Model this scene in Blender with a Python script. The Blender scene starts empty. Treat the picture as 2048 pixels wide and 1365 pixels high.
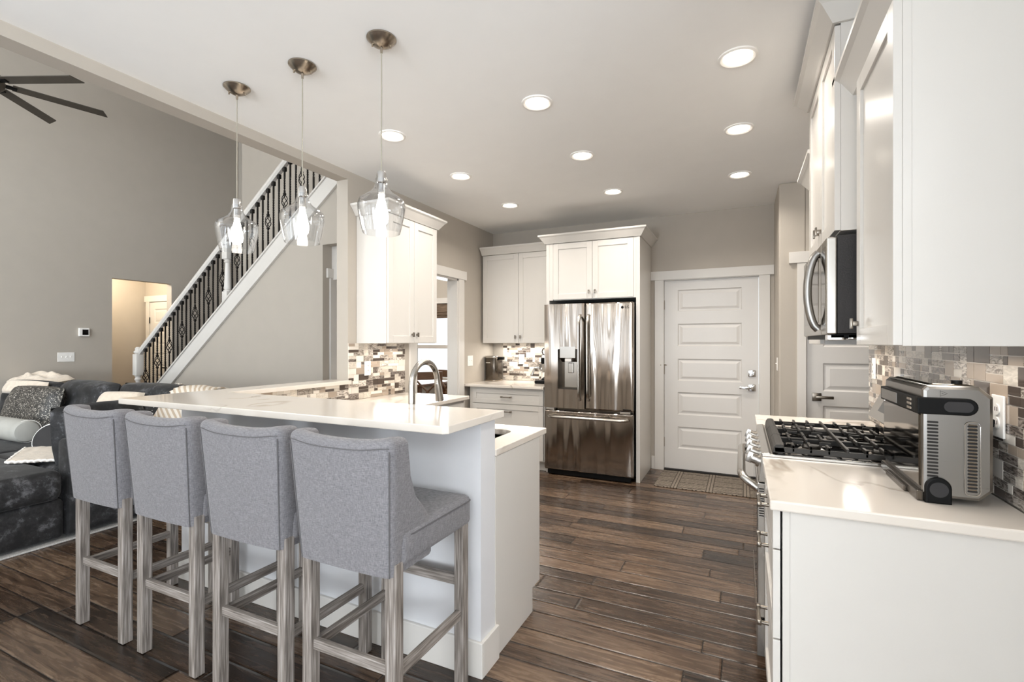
import bpy, bmesh, math, random
from mathutils import Matrix, Vector, noise as mnoise
random.seed(7)
SC = bpy.context.scene
COL = SC.collection
PI = math.pi

# ------------------------------------------------------------------ camera, world, exposure
cam_d = bpy.data.cameras.new('camera')
cam = bpy.data.objects.new('camera', cam_d); COL.objects.link(cam)
cam_d.sensor_width = 36; cam_d.lens = 36 * 975.1 / 2048
cam_d.shift_y = 3.8 / 2048
cam_d.clip_start = 0.02
cam.location = (0, 0, 1.3684)
cam.rotation_euler = (PI / 2, 0, 0.4413)
SC.camera = cam
SC.view_settings.view_transform = 'Standard'
SC.view_settings.look = 'None'
SC.view_settings.gamma = 1
SC.view_settings.use_curve_mapping = False
SC.view_settings.exposure = 0.60
SC.cycles.max_bounces = 8
SC.cycles.diffuse_bounces = 5
SC.cycles.glossy_bounces = 4
SC.cycles.transparent_max_bounces = 16
SC.cycles.caustics_reflective = False
SC.cycles.caustics_refractive = False
SC.cycles.use_denoising = True
SC.cycles.sample_clamp_indirect = 6

world = bpy.data.worlds.new('sky'); SC.world = world; world.use_nodes = True
wn = world.node_tree.nodes['Background']
wn.inputs[0].default_value = (0.86, 0.93, 1.0, 1); wn.inputs[1].default_value = 1.6

def area(name, loc, rot, sx, sy, power, color, spread=PI, shape='RECTANGLE'):
    d = bpy.data.lights.new(name, 'AREA'); d.shape = shape; d.size = sx; d.size_y = sy
    d.energy = power; d.color = color; d.spread = spread
    o = bpy.data.objects.new(name, d); COL.objects.link(o); o.location = loc; o.rotation_euler = rot
    return o
def point(name, loc, power, color, r=0.04):
    d = bpy.data.lights.new(name, 'POINT'); d.energy = power; d.color = color; d.shadow_soft_size = r
    o = bpy.data.objects.new(name, d); COL.objects.link(o); o.location = loc
    return o
DAY = (0.86, 0.93, 1.0); WARM = (1.0, 0.93, 0.845); LED = (1.0, 0.95, 0.88)
EASTY = [-2.75, -1.3]
WINX = [-7.2, -5.4, -3.6, -1.4, 0.6]           # windows of the wall behind the camera
for x in WINX:
    up, az, pw = {-7.2: (.6, 1.1, 26), -5.4: (.6, 1.2, 40), -3.6: (.9, 1.25, 75), -1.4: (1.0, -.3, 115), .6: (.5, .2, 25)}[x]
    area('window_fill', (x, -3.42, 1.35), (PI / 2 + up, 0, az), 1.3, 2.1, pw, DAY)  # fill at unseen windows, tilted and turned to brighten ceiling and walls
for y in EASTY:
    area('side_fill', (3.12, y, 1.35), (PI / 2 + .85, 0, PI / 2 + .25), 1.3, 2.1, 120, DAY)  # added fill from the unseen side, brightens the peninsula end and ceiling
for x in WINX[:3]:
    area('upper_fill', (x, -3.42, 3.9), (math.radians(80), 0, 1.4), 1.3, 1.4, 95, DAY)  # added high fill turned towards the great room's far wall
area('dining_daylight', (-4.6, 6.9, 1.4), (-PI / 2, 0, 0), 1.2, 1.3, 25, DAY)
CANX = (-2.09, -1.058, -0.02); CANY = (2.573, 3.438, 4.377)

# ------------------------------------------------------------------ mesh builder
class MB:
    def __init__(s): s.bm = bmesh.new(); s.M = Matrix.Identity(4)
    def xf(s, M): s.M = M; return s
    def v(s, p): return s.bm.verts.new(s.M @ Vector(p))
    def box(s, x0, x1, y0, y1, z0, z1, bev=0.0, seg=2):
        if x0 > x1: x0, x1 = x1, x0
        if y0 > y1: y0, y1 = y1, y0
        if z0 > z1: z0, z1 = z1, z0
        vs = [s.v(p) for p in ((x0,y0,z0),(x1,y0,z0),(x1,y1,z0),(x0,y1,z0),(x0,y0,z1),(x1,y0,z1),(x1,y1,z1),(x0,y1,z1))]
        fs = [s.bm.faces.new([vs[i] for i in f]) for f in ((3,2,1,0),(4,5,6,7),(0,1,5,4),(1,2,6,5),(2,3,7,6),(3,0,4,7))]
        if s.M.determinant() < 0: bmesh.ops.reverse_faces(s.bm, faces=fs)
        if bev > 0:
            es = list({e for f in fs for e in f.edges})
            bmesh.ops.bevel(s.bm, geom=es, offset=bev, segments=seg, profile=0.5, affect='EDGES', clamp_overlap=True)
        return s
    def prism(s, pts, n0, n1, axis='y', bev=0.0):
        # pts: 2D polygon; axis: extrusion axis
        def mk(a, b, n):
            return {'y': (a, n, b), 'x': (n, a, b), 'z': (a, b, n)}[axis]
        A = [s.v(mk(a, b, n0)) for a, b in pts]; B = [s.v(mk(a, b, n1)) for a, b in pts]
        k = len(pts); fs = [s.bm.faces.new(A), s.bm.faces.new(list(reversed(B)))]
        for i in range(k): fs.append(s.bm.faces.new([A[(i+1) % k], A[i], B[i], B[(i+1) % k]]))
        bmesh.ops.recalc_face_normals(s.bm, faces=fs)
        if bev > 0:
            es = list({e for f in fs[:2] for e in f.edges})
            bmesh.ops.bevel(s.bm, geom=es, offset=bev, segments=2, profile=0.5, affect='EDGES', clamp_overlap=True)
        return s
    def cyl(s, p0, p1, r0, r1=None, n=20, cap=True):
        r1 = r0 if r1 is None else r1
        p0 = Vector(p0); p1 = Vector(p1); d = (p1 - p0).normalized()
        a = d.orthogonal().normalized(); b = d.cross(a)
        A = []; B = []
        for i in range(n):
            t = 2*PI*i/n; q = a*math.cos(t) + b*math.sin(t)
            A.append(s.v(p0 + q*r0)); B.append(s.v(p1 + q*r1))
        fs = [s.bm.faces.new([A[i], A[(i+1) % n], B[(i+1) % n], B[i]]) for i in range(n)]
        if cap: fs.append(s.bm.faces.new(list(reversed(A)))); fs.append(s.bm.faces.new(B))
        return s
    def lathe(s, prof, c=(0,0,0), n=32, cap0=False, cap1=False):
        rings = []
        for r, z in prof:
            rings.append([s.v((c[0]+r*math.cos(2*PI*i/n), c[1]+r*math.sin(2*PI*i/n), c[2]+z)) for i in range(n)])
        fs = []
        for a, b in zip(rings, rings[1:]):
            for i in range(n): fs.append(s.bm.faces.new([a[i], a[(i+1) % n], b[(i+1) % n], b[i]]))
        if cap0: fs.append(s.bm.faces.new(list(reversed(rings[0]))))
        if cap1: fs.append(s.bm.faces.new(rings[-1]))
        bmesh.ops.recalc_face_normals(s.bm, faces=fs)
        return s
    def tube(s, pts, r, n=12, closed=False, cap=True, flat=1.0):
        pts = [Vector(p) for p in pts]; k = len(pts); rings = []; prev = None
        rr = r if isinstance(r, (list, tuple)) else [r]*k
        for i, p in enumerate(pts):
            if closed: d = pts[(i+1) % k] - pts[i-1]
            else: d = pts[min(i+1, k-1)] - pts[max(i-1, 0)]
            d.normalize()
            if prev is None: a = d.orthogonal().normalized()
            else:
                a = prev - d*prev.dot(d); a.normalize()
            prev = a; b = d.cross(a)
            rings.append([s.v(p + (a*math.cos(2*PI*j/n) + b*math.sin(2*PI*j/n)*flat)*rr[i]) for j in range(n)])
        rng = range(k if closed else k-1)
        for i in rng:
            A, B = rings[i], rings[(i+1) % k]
            for j in range(n): s.bm.faces.new([A[j], A[(j+1) % n], B[(j+1) % n], B[j]])
        if cap and not closed:
            s.bm.faces.new(list(reversed(rings[0]))); s.bm.faces.new(rings[-1])
        return s
    def sweep(s, path, prof, z=0.0):
        # path: (x, y) polyline, prof: closed polygon (out, up); out is to the RIGHT of the travel direction
        k = len(path); rings = []
        P = [Vector((p[0], p[1])) for p in path]
        for i in range(k):
            ns = []
            if i > 0: d = (P[i]-P[i-1]).normalized(); ns.append(Vector((d.y, -d.x)))
            if i < k-1: d = (P[i+1]-P[i]).normalized(); ns.append(Vector((d.y, -d.x)))
            n = ns[0] if len(ns) == 1 else (ns[0]+ns[1]) / (1 + ns[0].dot(ns[1]))
            rings.append([s.v((P[i].x+n.x*a, P[i].y+n.y*a, z+b)) for a, b in prof])
        m = len(prof); fs = []
        for A, B in zip(rings, rings[1:]):
            for j in range(m): fs.append(s.bm.faces.new([A[j], A[(j+1) % m], B[(j+1) % m], B[j]]))
        fs.append(s.bm.faces.new(rings[0])); fs.append(s.bm.faces.new(list(reversed(rings[-1]))))
        bmesh.ops.recalc_face_normals(s.bm, faces=fs)
        return s
    def grid(s, f, nu, nv, closed_u=False):
        G = [[s.v(f(i/nu, j/nv)) for j in range(nv+1)] for i in range(nu if closed_u else nu+1)]
        for i in range(nu):
            for j in range(nv):
                a = G[i]; b = G[(i+1) % len(G)]
                s.bm.faces.new([a[j], b[j], b[j+1], a[j+1]])
        return G
    def pillow(s, w, h, t, M, n=18, wr=0.0, seed=0, px=4.0):
        old = s.M; s.M = old @ M
        def side(sg):
            def f(u, v):
                a = 2*u-1; b = 2*v-1
                e = max(0, 1-abs(a)**px)**.55 * max(0, 1-abs(b)**px)**.55
                k = 1 - .06*(a*a)*(b*b)
                pin = 1 - .05*(1-abs(a))*abs(b)**3
                x = a*w/2*(1 - .06*(1-b*b)*abs(a)**2 * -1 - .05)
                y = b*h/2*(1 - .05*(1-a*a)*-1 - .05)
                nz = wr*mnoise.noise((a*2.2+seed, b*2.2, sg*3+seed)) * (e)
                return (x, y, sg*(t/2*e + nz))
            return f
        vs0 = len(s.bm.verts)
        s.bm.verts.ensure_lookup_table()
        before = set(s.bm.faces)
        s.grid(side(1), n, n); s.grid(side(-1), n, n)
        new = [f for f in s.bm.faces if f not in before]
        bmesh.ops.remove_doubles(s.bm, verts=list({v for f in new for v in f.verts}), dist=1e-4)
        new = [f for f in s.bm.faces if f not in before]
        bmesh.ops.recalc_face_normals(s.bm, faces=new)
        s.M = old
        return s
    def build(s, name, mat, parent=None, smooth=False, mods=None):
        me = bpy.data.meshes.new(name)
        s.bm.normal_update()
        if smooth:
            for f in s.bm.faces: f.smooth = True
            for e in s.bm.edges:
                if len(e.link_faces) == 2 and e.calc_face_angle(0) > math.radians(38): e.smooth = False
        s.bm.to_mesh(me); s.bm.free()
        o = bpy.data.objects.new(name, me); COL.objects.link(o)
        if mat is not None: me.materials.append(mat)
        if parent is not None:
            o.parent = parent
            o.matrix_parent_inverse = parent.matrix_basis.inverted()
        return o
def empty(name, loc, label, cat, group=None):
    o = bpy.data.objects.new(name, None); COL.objects.link(o); o.location = loc; o.empty_display_size = .05
    return tag(o, label, cat, group)
def tag(o, label, cat, group=None, kind=None):
    o['label'] = label; o['category'] = cat
    if group: o['group'] = group
    if kind: o['kind'] = kind
    return o
def S(name, mb, mat, label, cat, smooth=False):
    return tag(mb.build(name, mat, None, smooth), label, cat, None, 'structure')
def B(*a, **k): return MB().box(*a, **k)
def copy_tree(o, parent=None):
    c = o.copy(); COL.objects.link(c)
    if parent is not None:
        mpi = o.matrix_parent_inverse.copy(); c.parent = parent; c.matrix_parent_inverse = mpi
    for ch in list(o.children): copy_tree(ch, c)
    return c
def frame_M(origin, a, n):
    # local x = a (horizontal), local y = up, local z = n (outward)
    a = Vector(a); n = Vector(n); up = Vector((0,0,1))
    M = Matrix(((a.x, up.x, n.x, origin[0]), (a.y, up.y, n.y, origin[1]), (a.z, up.z, n.z, origin[2]), (0,0,0,1)))
    return M

# ------------------------------------------------------------------ materials
def lin(h):
    h = h.lstrip('#'); c = [int(h[i:i+2], 16)/255 for i in (0, 2, 4)]
    return tuple(((x/12.92) if x <= .04045 else ((x+.055)/1.055)**2.4) for x in c) + (1,)
def new_mat(name):
    m = bpy.data.materials.new(name); m.use_nodes = True
    nt = m.node_tree; b = nt.nodes['Principled BSDF']
    return m, nt, b
def N(nt, t, **k):
    n = nt.nodes.new(t)
    for a, v in k.items():
        if a.startswith('i_'):
            n.inputs[a[2:].replace('_', ' ')].default_value = v
        else: setattr(n, a, v)
    return n
def ramp(nt, stops):
    r = nt.nodes.new('ShaderNodeValToRGB'); e = r.color_ramp.elements
    while len(e) < len(stops): e.new(.5)
    for i, (p, c) in enumerate(stops): e[i].position = p; e[i].color = c
    return r
def coords(nt, scale=(1,1,1), kind='Object'):
    tc = nt.nodes.new('ShaderNodeTexCoord'); mp = nt.nodes.new('ShaderNodeMapping')
    mp.inputs['Scale'].default_value = scale
    nt.links.new(tc.outputs[kind], mp.inputs['Vector'])
    return mp.outputs['Vector']
def simple(name, color, rough=.5, metal=0.0, spec=.5, var=.04, nscale=6, bump=0.0, bscale=120, coat=0, sheen=0, stretch=(1,1,1)):
    m, nt, b = new_mat(name)
    c = lin(color)
    v = coords(nt, stretch)
    ns = N(nt, 'ShaderNodeTexNoise'); ns.inputs['Scale'].default_value = nscale; ns.inputs['Detail'].default_value = 3
    nt.links.new(v, ns.inputs['Vector'])
    lo = tuple(x*(1-var) for x in c[:3])+(1,); hi = tuple(min(1, x*(1+var)) for x in c[:3])+(1,)
    r = ramp(nt, [(.3, lo), (.7, hi)])
    nt.links.new(ns.outputs['Fac'], r.inputs['Fac']); nt.links.new(r.outputs['Color'], b.inputs['Base Color'])
    b.inputs['Roughness'].default_value = rough; b.inputs['Metallic'].default_value = metal
    b.inputs['Specular IOR Level'].default_value = spec
    if coat: b.inputs['Coat Weight'].default_value = coat; b.inputs['Coat Roughness'].default_value = .08
    if sheen: b.inputs['Sheen Weight'].default_value = sheen
    if bump:
        n2 = N(nt, 'ShaderNodeTexNoise'); n2.inputs['Scale'].default_value = bscale; n2.inputs['Detail'].default_value = 2
        nt.links.new(v, n2.inputs['Vector'])
        bp = N(nt, 'ShaderNodeBump'); bp.inputs['Strength'].default_value = bump; bp.inputs['Distance'].default_value = .002
        nt.links.new(n2.outputs['Fac'], bp.inputs['Height']); nt.links.new(bp.outputs['Normal'], b.inputs['Normal'])
    return m
def emit(name, color, strength):
    m, nt, b = new_mat(name)
    b.inputs['Base Color'].default_value = lin(color)
    b.inputs['Emission Color'].default_value = lin(color); b.inputs['Emission Strength'].default_value = strength
    return m

M = {}
M['wall'] = simple('wall_paint', 'B5ADA2', .75, bump=.08, bscale=260, var=.015)
M['ceiling'] = simple('ceiling_paint', 'F6F5F3', .85, var=.008)
M['trim'] = simple('trim_paint', 'D8D4CE', .35, var=.01)
M['cab'] = simple('cabinet_paint', 'D2CEC8', .28, var=.008, spec=.5)
M['door'] = simple('door_paint', 'D6D3CF', .38, var=.01)
M['panelpaint'] = simple('peninsula_paint', 'D6D6D8', .55, var=.015)
M['chrome'] = simple('polished_chrome', 'D9D8D6', .09, 1.0, var=.02)
M['nickel'] = simple('brushed_nickel', 'A79C8E', .27, 1.0, var=.06, nscale=30)
M['pull'] = simple('dark_nickel', '857D73', .3, 1.0, var=.08)
M['black'] = simple('black_plastic', '0B0B0B', .5, spec=.15, var=.1)
M['blackglass'] = simple('black_glass', '0A0A0B', .05, spec=.7, var=.05)
M['castiron'] = simple('cast_iron', '26231F', .42, .25, var=.2, bump=.25, bscale=220)
M['microcase'] = simple('black_textured_case', '2A2726', .55, .2, bump=.4, bscale=260, var=.15)
M['plate'] = simple('white_plastic', 'F2EFEA', .35, var=.01)
M['dark'] = simple('dark_recess', '191613', .7, var=.1)
M['kick'] = simple('toe_kick', 'D8D4CE', .5)
M['darkwood'] = simple('chair_walnut', '6B4A30', .45, var=.3, nscale=14, stretch=(1,1,8))
M['fan'] = simple('fan_bronze', '4A443C', .5, .1, var=.12)
M['iron'] = simple('black_iron', '1D1A18', .45, .4, var=.1)
M['cream'] = simple('cream_fabric', 'E0D2C0', .9, sheen=.3, bump=.9, bscale=90, var=.09, nscale=25)
M['creamweave'] = simple('white_crochet', 'F0EAE2', .9, bump=1.0, bscale=140, var=.1, nscale=60)
M['bolster'] = simple('grey_cotton', 'B0AFA9', .85, bump=.3, bscale=300, var=.05)
M['rug'] = simple('grey_rug_pile', 'B9B7B4', .95, bump=1.0, bscale=260, var=.35, nscale=160)
M['piping'] = simple('seam_piping', '5E5C5D', .9, var=.05)
M['whitecord'] = simple('white_piping', 'EFEDE8', .8)
M['blackcloth'] = simple('black_canvas', '2B2A2B', .8, var=.1)
M['treebark'] = simple('tree_bark', '8C8680', .9, var=.2)

def steel(name, base='C2BFBA', rough=.2, wav=.0, aniso=(1,1,60)):
    m, nt, b = new_mat(name)
    b.inputs['Base Color'].default_value = lin(base); b.inputs['Metallic'].default_value = 1.0
    v = coords(nt, aniso)
    n1 = N(nt, 'ShaderNodeTexNoise'); n1.inputs['Scale'].default_value = 9; n1.inputs['Detail'].default_value = 4
    nt.links.new(v, n1.inputs['Vector'])
    mr = N(nt, 'ShaderNodeMapRange'); mr.inputs['To Min'].default_value = rough*.8; mr.inputs['To Max'].default_value = rough*1.2
    nt.links.new(n1.outputs['Fac'], mr.inputs['Value']); nt.links.new(mr.outputs['Result'], b.inputs['Roughness'])
    if wav:
        v2 = coords(nt, (7.0, 7.0, .55))
        n2 = N(nt, 'ShaderNodeTexNoise'); n2.inputs['Scale'].default_value = 1.0; n2.inputs['Detail'].default_value = 1.0
        nt.links.new(v2, n2.inputs['Vector'])
        bp = N(nt, 'ShaderNodeBump'); bp.inputs['Strength'].default_value = 1; bp.inputs['Distance'].default_value = wav
        nt.links.new(n2.outputs['Fac'], bp.inputs['Height']); nt.links.new(bp.outputs['Normal'], b.inputs['Normal'])
    return m
M['steel'] = steel('stainless_steel', 'B9B5AF', .24)
M['fridge'] = steel('fridge_stainless', 'A9A097', .13, wav=.045)
M['darksteel'] = steel('dark_stainless', '5F5850', .22)
M['mirrorsteel'] = steel('mirror_door_glass', '6A6259', .06)
M['ovensteel'] = steel('oven_brushed_steel', '8F8C88', .3)

def floor_mat():
    m, nt, b = new_mat('hickory_planks'); L = nt.links.new
    g = N(nt, 'ShaderNodeNewGeometry'); sx = N(nt, 'ShaderNodeSeparateXYZ'); L(g.outputs['Position'], sx.inputs[0])
    def mth(op, a, bb=None, c=None):
        n = N(nt, 'ShaderNodeMath', operation=op)
        for i, q in enumerate((a, bb, c)):
            if q is None: continue
            if isinstance(q, (int, float)): n.inputs[i].default_value = q
            else: L(q, n.inputs[i])
        return n.outputs[0]
    P = .385
    t0 = mth('DIVIDE', mth('ADD', sx.outputs['Y'], 20.03), P); fl = mth('FLOOR', t0); t = mth('FRACT', t0)
    b1, b2 = .27, .60
    row = mth('ADD', mth('MULTIPLY', fl, 3), mth('ADD', mth('GREATER_THAN', t, b1), mth('GREATER_THAN', t, b2)))
    dist = mth('MINIMUM', mth('MINIMUM', t, mth('SUBTRACT', 1, t)), mth('MINIMUM', mth('ABSOLUTE', mth('SUBTRACT', t, b1)), mth('ABSOLUTE', mth('SUBTRACT', t, b2))))
    dist = mth('MULTIPLY', dist, P)
    wn1 = N(nt, 'ShaderNodeTexWhiteNoise', noise_dimensions='1D'); L(row, wn1.inputs['W'])
    Lp = 1.15
    xo = mth('DIVIDE', mth('ADD', mth('ADD', sx.outputs['X'], 30), mth('MULTIPLY', wn1.outputs['Value'], 7.3)), Lp)
    pid = mth('FLOOR', xo); tx = mth('FRACT', xo)
    dx = mth('MULTIPLY', mth('MINIMUM', tx, mth('SUBTRACT', 1, tx)), Lp)
    gap = mth('MINIMUM', dist, dx)
    wn2 = N(nt, 'ShaderNodeTexWhiteNoise', noise_dimensions='2D')
    cb = N(nt, 'ShaderNodeCombineXYZ'); L(row, cb.inputs[0]); L(pid, cb.inputs[1]); L(cb.outputs[0], wn2.inputs['Vector'])
    # grain
    cv = N(nt, 'ShaderNodeCombineXYZ')
    L(mth('ADD', mth('MULTIPLY', sx.outputs['X'], 2.2), mth('MULTIPLY', wn2.outputs['Value'], 40)), cv.inputs[0])
    L(mth('MULTIPLY', sx.outputs['Y'], 26), cv.inputs[1]); L(row, cv.inputs[2])
    gn = N(nt, 'ShaderNodeTexNoise'); gn.inputs['Scale'].default_value = 1.5; gn.inputs['Detail'].default_value = 8; gn.inputs['Distortion'].default_value = 1.3; gn.inputs['Roughness'].default_value = .62
    L(cv.outputs[0], gn.inputs['Vector'])
    big = N(nt, 'ShaderNodeTexNoise'); big.inputs['Scale'].default_value = 2.6; big.inputs['Detail'].default_value = 2
    L(g.outputs['Position'], big.inputs['Vector'])
    mix = mth('ADD', mth('MULTIPLY', gn.outputs['Fac'], .6), mth('ADD', mth('MULTIPLY', wn2.outputs['Value'], .24), mth('MULTIPLY', big.outputs['Fac'], .16)))
    r = ramp(nt, [(.31, lin('140E0A')), (.46, lin('3C2D22')), (.58, lin('5C493A')), (.74, lin('826C57'))])
    L(mix, r.inputs['Fac'])
    edge = N(nt, 'ShaderNodeMapRange'); edge.inputs['From Min'].default_value = .0018; edge.inputs['From Max'].default_value = .0046; L(gap, edge.inputs['Value'])
    mx = N(nt, 'ShaderNodeMix', data_type='RGBA'); mx.inputs['A'].default_value = lin('17100B')
    L(edge.outputs['Result'], mx.inputs['Factor']); L(r.outputs['Color'], mx.inputs['B']); L(mx.outputs['Result'], b.inputs['Base Color'])
    rr = N(nt, 'ShaderNodeMapRange'); rr.inputs['To Min'].default_value = .17; rr.inputs['To Max'].default_value = .36; L(gn.outputs['Fac'], rr.inputs['Value']); L(rr.outputs['Result'], b.inputs['Roughness'])
    sv = N(nt, 'ShaderNodeCombineXYZ'); L(mth('MULTIPLY', sx.outputs['X'], 3.2), sv.inputs[0]); L(mth('MULTIPLY', sx.outputs['Y'], 13), sv.inputs[1]); L(row, sv.inputs[2])
    sc_ = N(nt, 'ShaderNodeTexNoise'); sc_.inputs['Scale'].default_value = 1.0; sc_.inputs['Detail'].default_value = 2; L(sv.outputs[0], sc_.inputs['Vector'])
    e2 = N(nt, 'ShaderNodeMapRange'); e2.inputs['From Max'].default_value = .010; L(gap, e2.inputs['Value'])
    h = mth('ADD', mth('MULTIPLY', e2.outputs['Result'], 1.9), mth('ADD', mth('MULTIPLY', gn.outputs['Fac'], .45), mth('MULTIPLY', sc_.outputs['Fac'], 1.0)))
    bp = N(nt, 'ShaderNodeBump'); bp.inputs['Strength'].default_value = .6; bp.inputs['Distance'].default_value = .0025
    L(h, bp.inputs['Height']); L(bp.outputs['Normal'], b.inputs['Normal'])
    return m
M['floor'] = floor_mat()

def quartz():
    m, nt, b = new_mat('white_quartz'); L = nt.links.new
    g = N(nt, 'ShaderNodeNewGeometry')
    mp = N(nt, 'ShaderNodeMapping'); mp.inputs['Scale'].default_value = (1.0, .55, 1.0); mp.inputs['Rotation'].default_value = (0, 0, .6)
    L(g.outputs['Position'], mp.inputs['Vector'])
    n1 = N(nt, 'ShaderNodeTexNoise'); n1.inputs['Scale'].default_value = 1.25; n1.inputs['Detail'].default_value = 5; n1.inputs['Distortion'].default_value = 1.4; n1.inputs['Roughness'].default_value = .45
    L(mp.outputs['Vector'], n1.inputs['Vector'])
    r = ramp(nt, [(.486, lin('DCD4CA')), (.497, lin('B5AA9D')), (.502, lin('B5AA9D')), (.516, lin('DCD4CA'))])
    L(n1.outputs['Fac'], r.inputs['Fac'])
    n2 = N(nt, 'ShaderNodeTexNoise'); n2.inputs['Scale'].default_value = 3; L(g.outputs['Position'], n2.inputs['Vector'])
    mk = N(nt, 'ShaderNodeMapRange'); mk.inputs['From Min'].default_value = .42; mk.inputs['From Max'].default_value = .6; mk.clamp = True; L(n2.outputs['Fac'], mk.inputs['Value'])
    mx = N(nt, 'ShaderNodeMix', data_type='RGBA'); mx.inputs['A'].default_value = lin('DCD4CA'); L(mk.outputs['Result'], mx.inputs['Factor']); L(r.outputs['Color'], mx.inputs['B'])
    L(mx.outputs['Result'], b.inputs['Base Color']); b.inputs['Roughness'].default_value = .12
    return m
M['quartz'] = quartz()

def tile_mat():
    m, nt, b = new_mat('mosaic_glass_tile'); L = nt.links.new
    at = N(nt, 'ShaderNodeAttribute', attribute_name='Col')
    g = N(nt, 'ShaderNodeNewGeometry')
    mp = N(nt, 'ShaderNodeMapping'); mp.inputs['Scale'].default_value = (18, 18, 60); L(g.outputs['Position'], mp.inputs['Vector'])
    n = N(nt, 'ShaderNodeTexNoise'); n.inputs['Scale'].default_value = 1; n.inputs['Detail'].default_value = 4; n.inputs['Distortion'].default_value = 2.5
    L(mp.outputs['Vector'], n.inputs['Vector'])
    r = ramp(nt, [(.4, (.45, .43, .41, 1)), (.6, (1.5, 1.5, 1.5, 1))]); L(n.outputs['Fac'], r.inputs['Fac'])
    mul = N(nt, 'ShaderNodeMix', data_type='RGBA', blend_type='MULTIPLY'); mul.clamp_result = False
    L(at.outputs['Alpha'], mul.inputs['Factor']); L(at.outputs['Color'], mul.inputs['A']); L(r.outputs['Color'], mul.inputs['B'])
    L(mul.outputs['Result'], b.inputs['Base Color'])
    b.inputs['Roughness'].default_value = .09; b.inputs['Coat Weight'].default_value = .3
    return m
M['tile'] = tile_mat()

def linen():
    m, nt, b = new_mat('grey_linen'); L = nt.links.new
    v = coords(nt, (1, 1, 1))
    w1 = N(nt, 'ShaderNodeTexNoise'); w1.inputs['Scale'].default_value = 1; w1.inputs['Detail'].default_value = 3
    mp1 = N(nt, 'ShaderNodeMapping'); mp1.inputs['Scale'].default_value = (620, 620, 60); L(v, mp1.inputs['Vector']); L(mp1.outputs['Vector'], w1.inputs['Vector'])
    w2 = N(nt, 'ShaderNodeTexNoise'); w2.inputs['Scale'].default_value = 1; w2.inputs['Detail'].default_value = 3
    mp2 = N(nt, 'ShaderNodeMapping'); mp2.inputs['Scale'].default_value = (70, 70, 620); L(v, mp2.inputs['Vector']); L(mp2.outputs['Vector'], w2.inputs['Vector'])
    ad = N(nt, 'ShaderNodeMath', operation='ADD'); L(w1.outputs['Fac'], ad.inputs[0]); L(w2.outputs['Fac'], ad.inputs[1])
    hf = N(nt, 'ShaderNodeMath', operation='MULTIPLY'); hf.inputs[1].default_value = .5; L(ad.outputs[0], hf.inputs[0])
    r = ramp(nt, [(.32, lin('59575A')), (.5, lin('747275')), (.68, lin('8B898B'))]); L(hf.outputs[0], r.inputs['Fac']); L(r.outputs['Color'], b.inputs['Base Color'])
    b.inputs['Roughness'].default_value = .9; b.inputs['Sheen Weight'].default_value = .15
    bp = N(nt, 'ShaderNodeBump'); bp.inputs['Strength'].default_value = .35; bp.inputs['Distance'].default_value = .001; L(hf.outputs[0], bp.inputs['Height']); L(bp.outputs['Normal'], b.inputs['Normal'])
    return m
M['linen'] = linen()

def grained(name, stops, sc=(60, 60, 5), rough=.6):
    m, nt, b = new_mat(name); L = nt.links.new
    v = coords(nt, sc)
    n = N(nt, 'ShaderNodeTexNoise'); n.inputs['Scale'].default_value = 1; n.inputs['Detail'].default_value = 6; n.inputs['Distortion'].default_value = .15; L(v, n.inputs['Vector'])
    r = ramp(nt, [(p, lin(c)) for p, c in stops]); L(n.outputs['Fac'], r.inputs['Fac']); L(r.outputs['Color'], b.inputs['Base Color'])
    b.inputs['Roughness'].default_value = rough
    bp = N(nt, 'ShaderNodeBump'); bp.inputs['Strength'].default_value = .3; bp.inputs['Distance'].default_value = .001; L(n.outputs['Fac'], bp.inputs['Height']); L(bp.outputs['Normal'], b.inputs['Normal'])
    return m
WST = [(.3, '544D47'), (.48, '7D756E'), (.62, '9A928C'), (.75, 'B3ADA8')]
M['greywood'] = grained('weathered_grey_wood', WST, (160, 160, 7))
M['greywoodx'] = grained('weathered_grey_wood_rail', WST, (7, 160, 160))
M['greywoody'] = grained('weathered_grey_wood_side', WST, (160, 7, 160))

def velvet():
    m, nt, b = new_mat('charcoal_crushed_velvet'); L = nt.links.new
    v = coords(nt, (1, 1, 1))
    n = N(nt, 'ShaderNodeTexNoise'); n.inputs['Scale'].default_value = 9; n.inputs['Detail'].default_value = 9; n.inputs['Roughness'].default_value = .75; n.inputs['Distortion'].default_value = .12; L(v, n.inputs['Vector'])
    r = ramp(nt, [(.44, lin('141415')), (.55, lin('29292B')), (.68, lin('6C6C70'))]); L(n.outputs['Fac'], r.inputs['Fac']); L(r.outputs['Color'], b.inputs['Base Color'])
    b.inputs['Roughness'].default_value = .75; b.inputs['Sheen Weight'].default_value = .12; b.inputs['Sheen Roughness'].default_value = .35
    return m
M['velvet'] = velvet()
def sequin():
    m, nt, b = new_mat('dark_speckled_fabric'); L = nt.links.new
    v = coords(nt)
    n = N(nt, 'ShaderNodeTexVoronoi'); n.inputs['Scale'].default_value = 150; L(v, n.inputs['Vector'])
    r = ramp(nt, [(.45, lin('201F1D')), (.7, lin('4E4A44')), (.9, lin('C9C3B8'))]); L(n.outputs['Color'], r.inputs['Fac']); L(r.outputs['Color'], b.inputs['Base Color'])
    b.inputs['Roughness'].default_value = .45
    return m
M['sequin'] = sequin()
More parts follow.
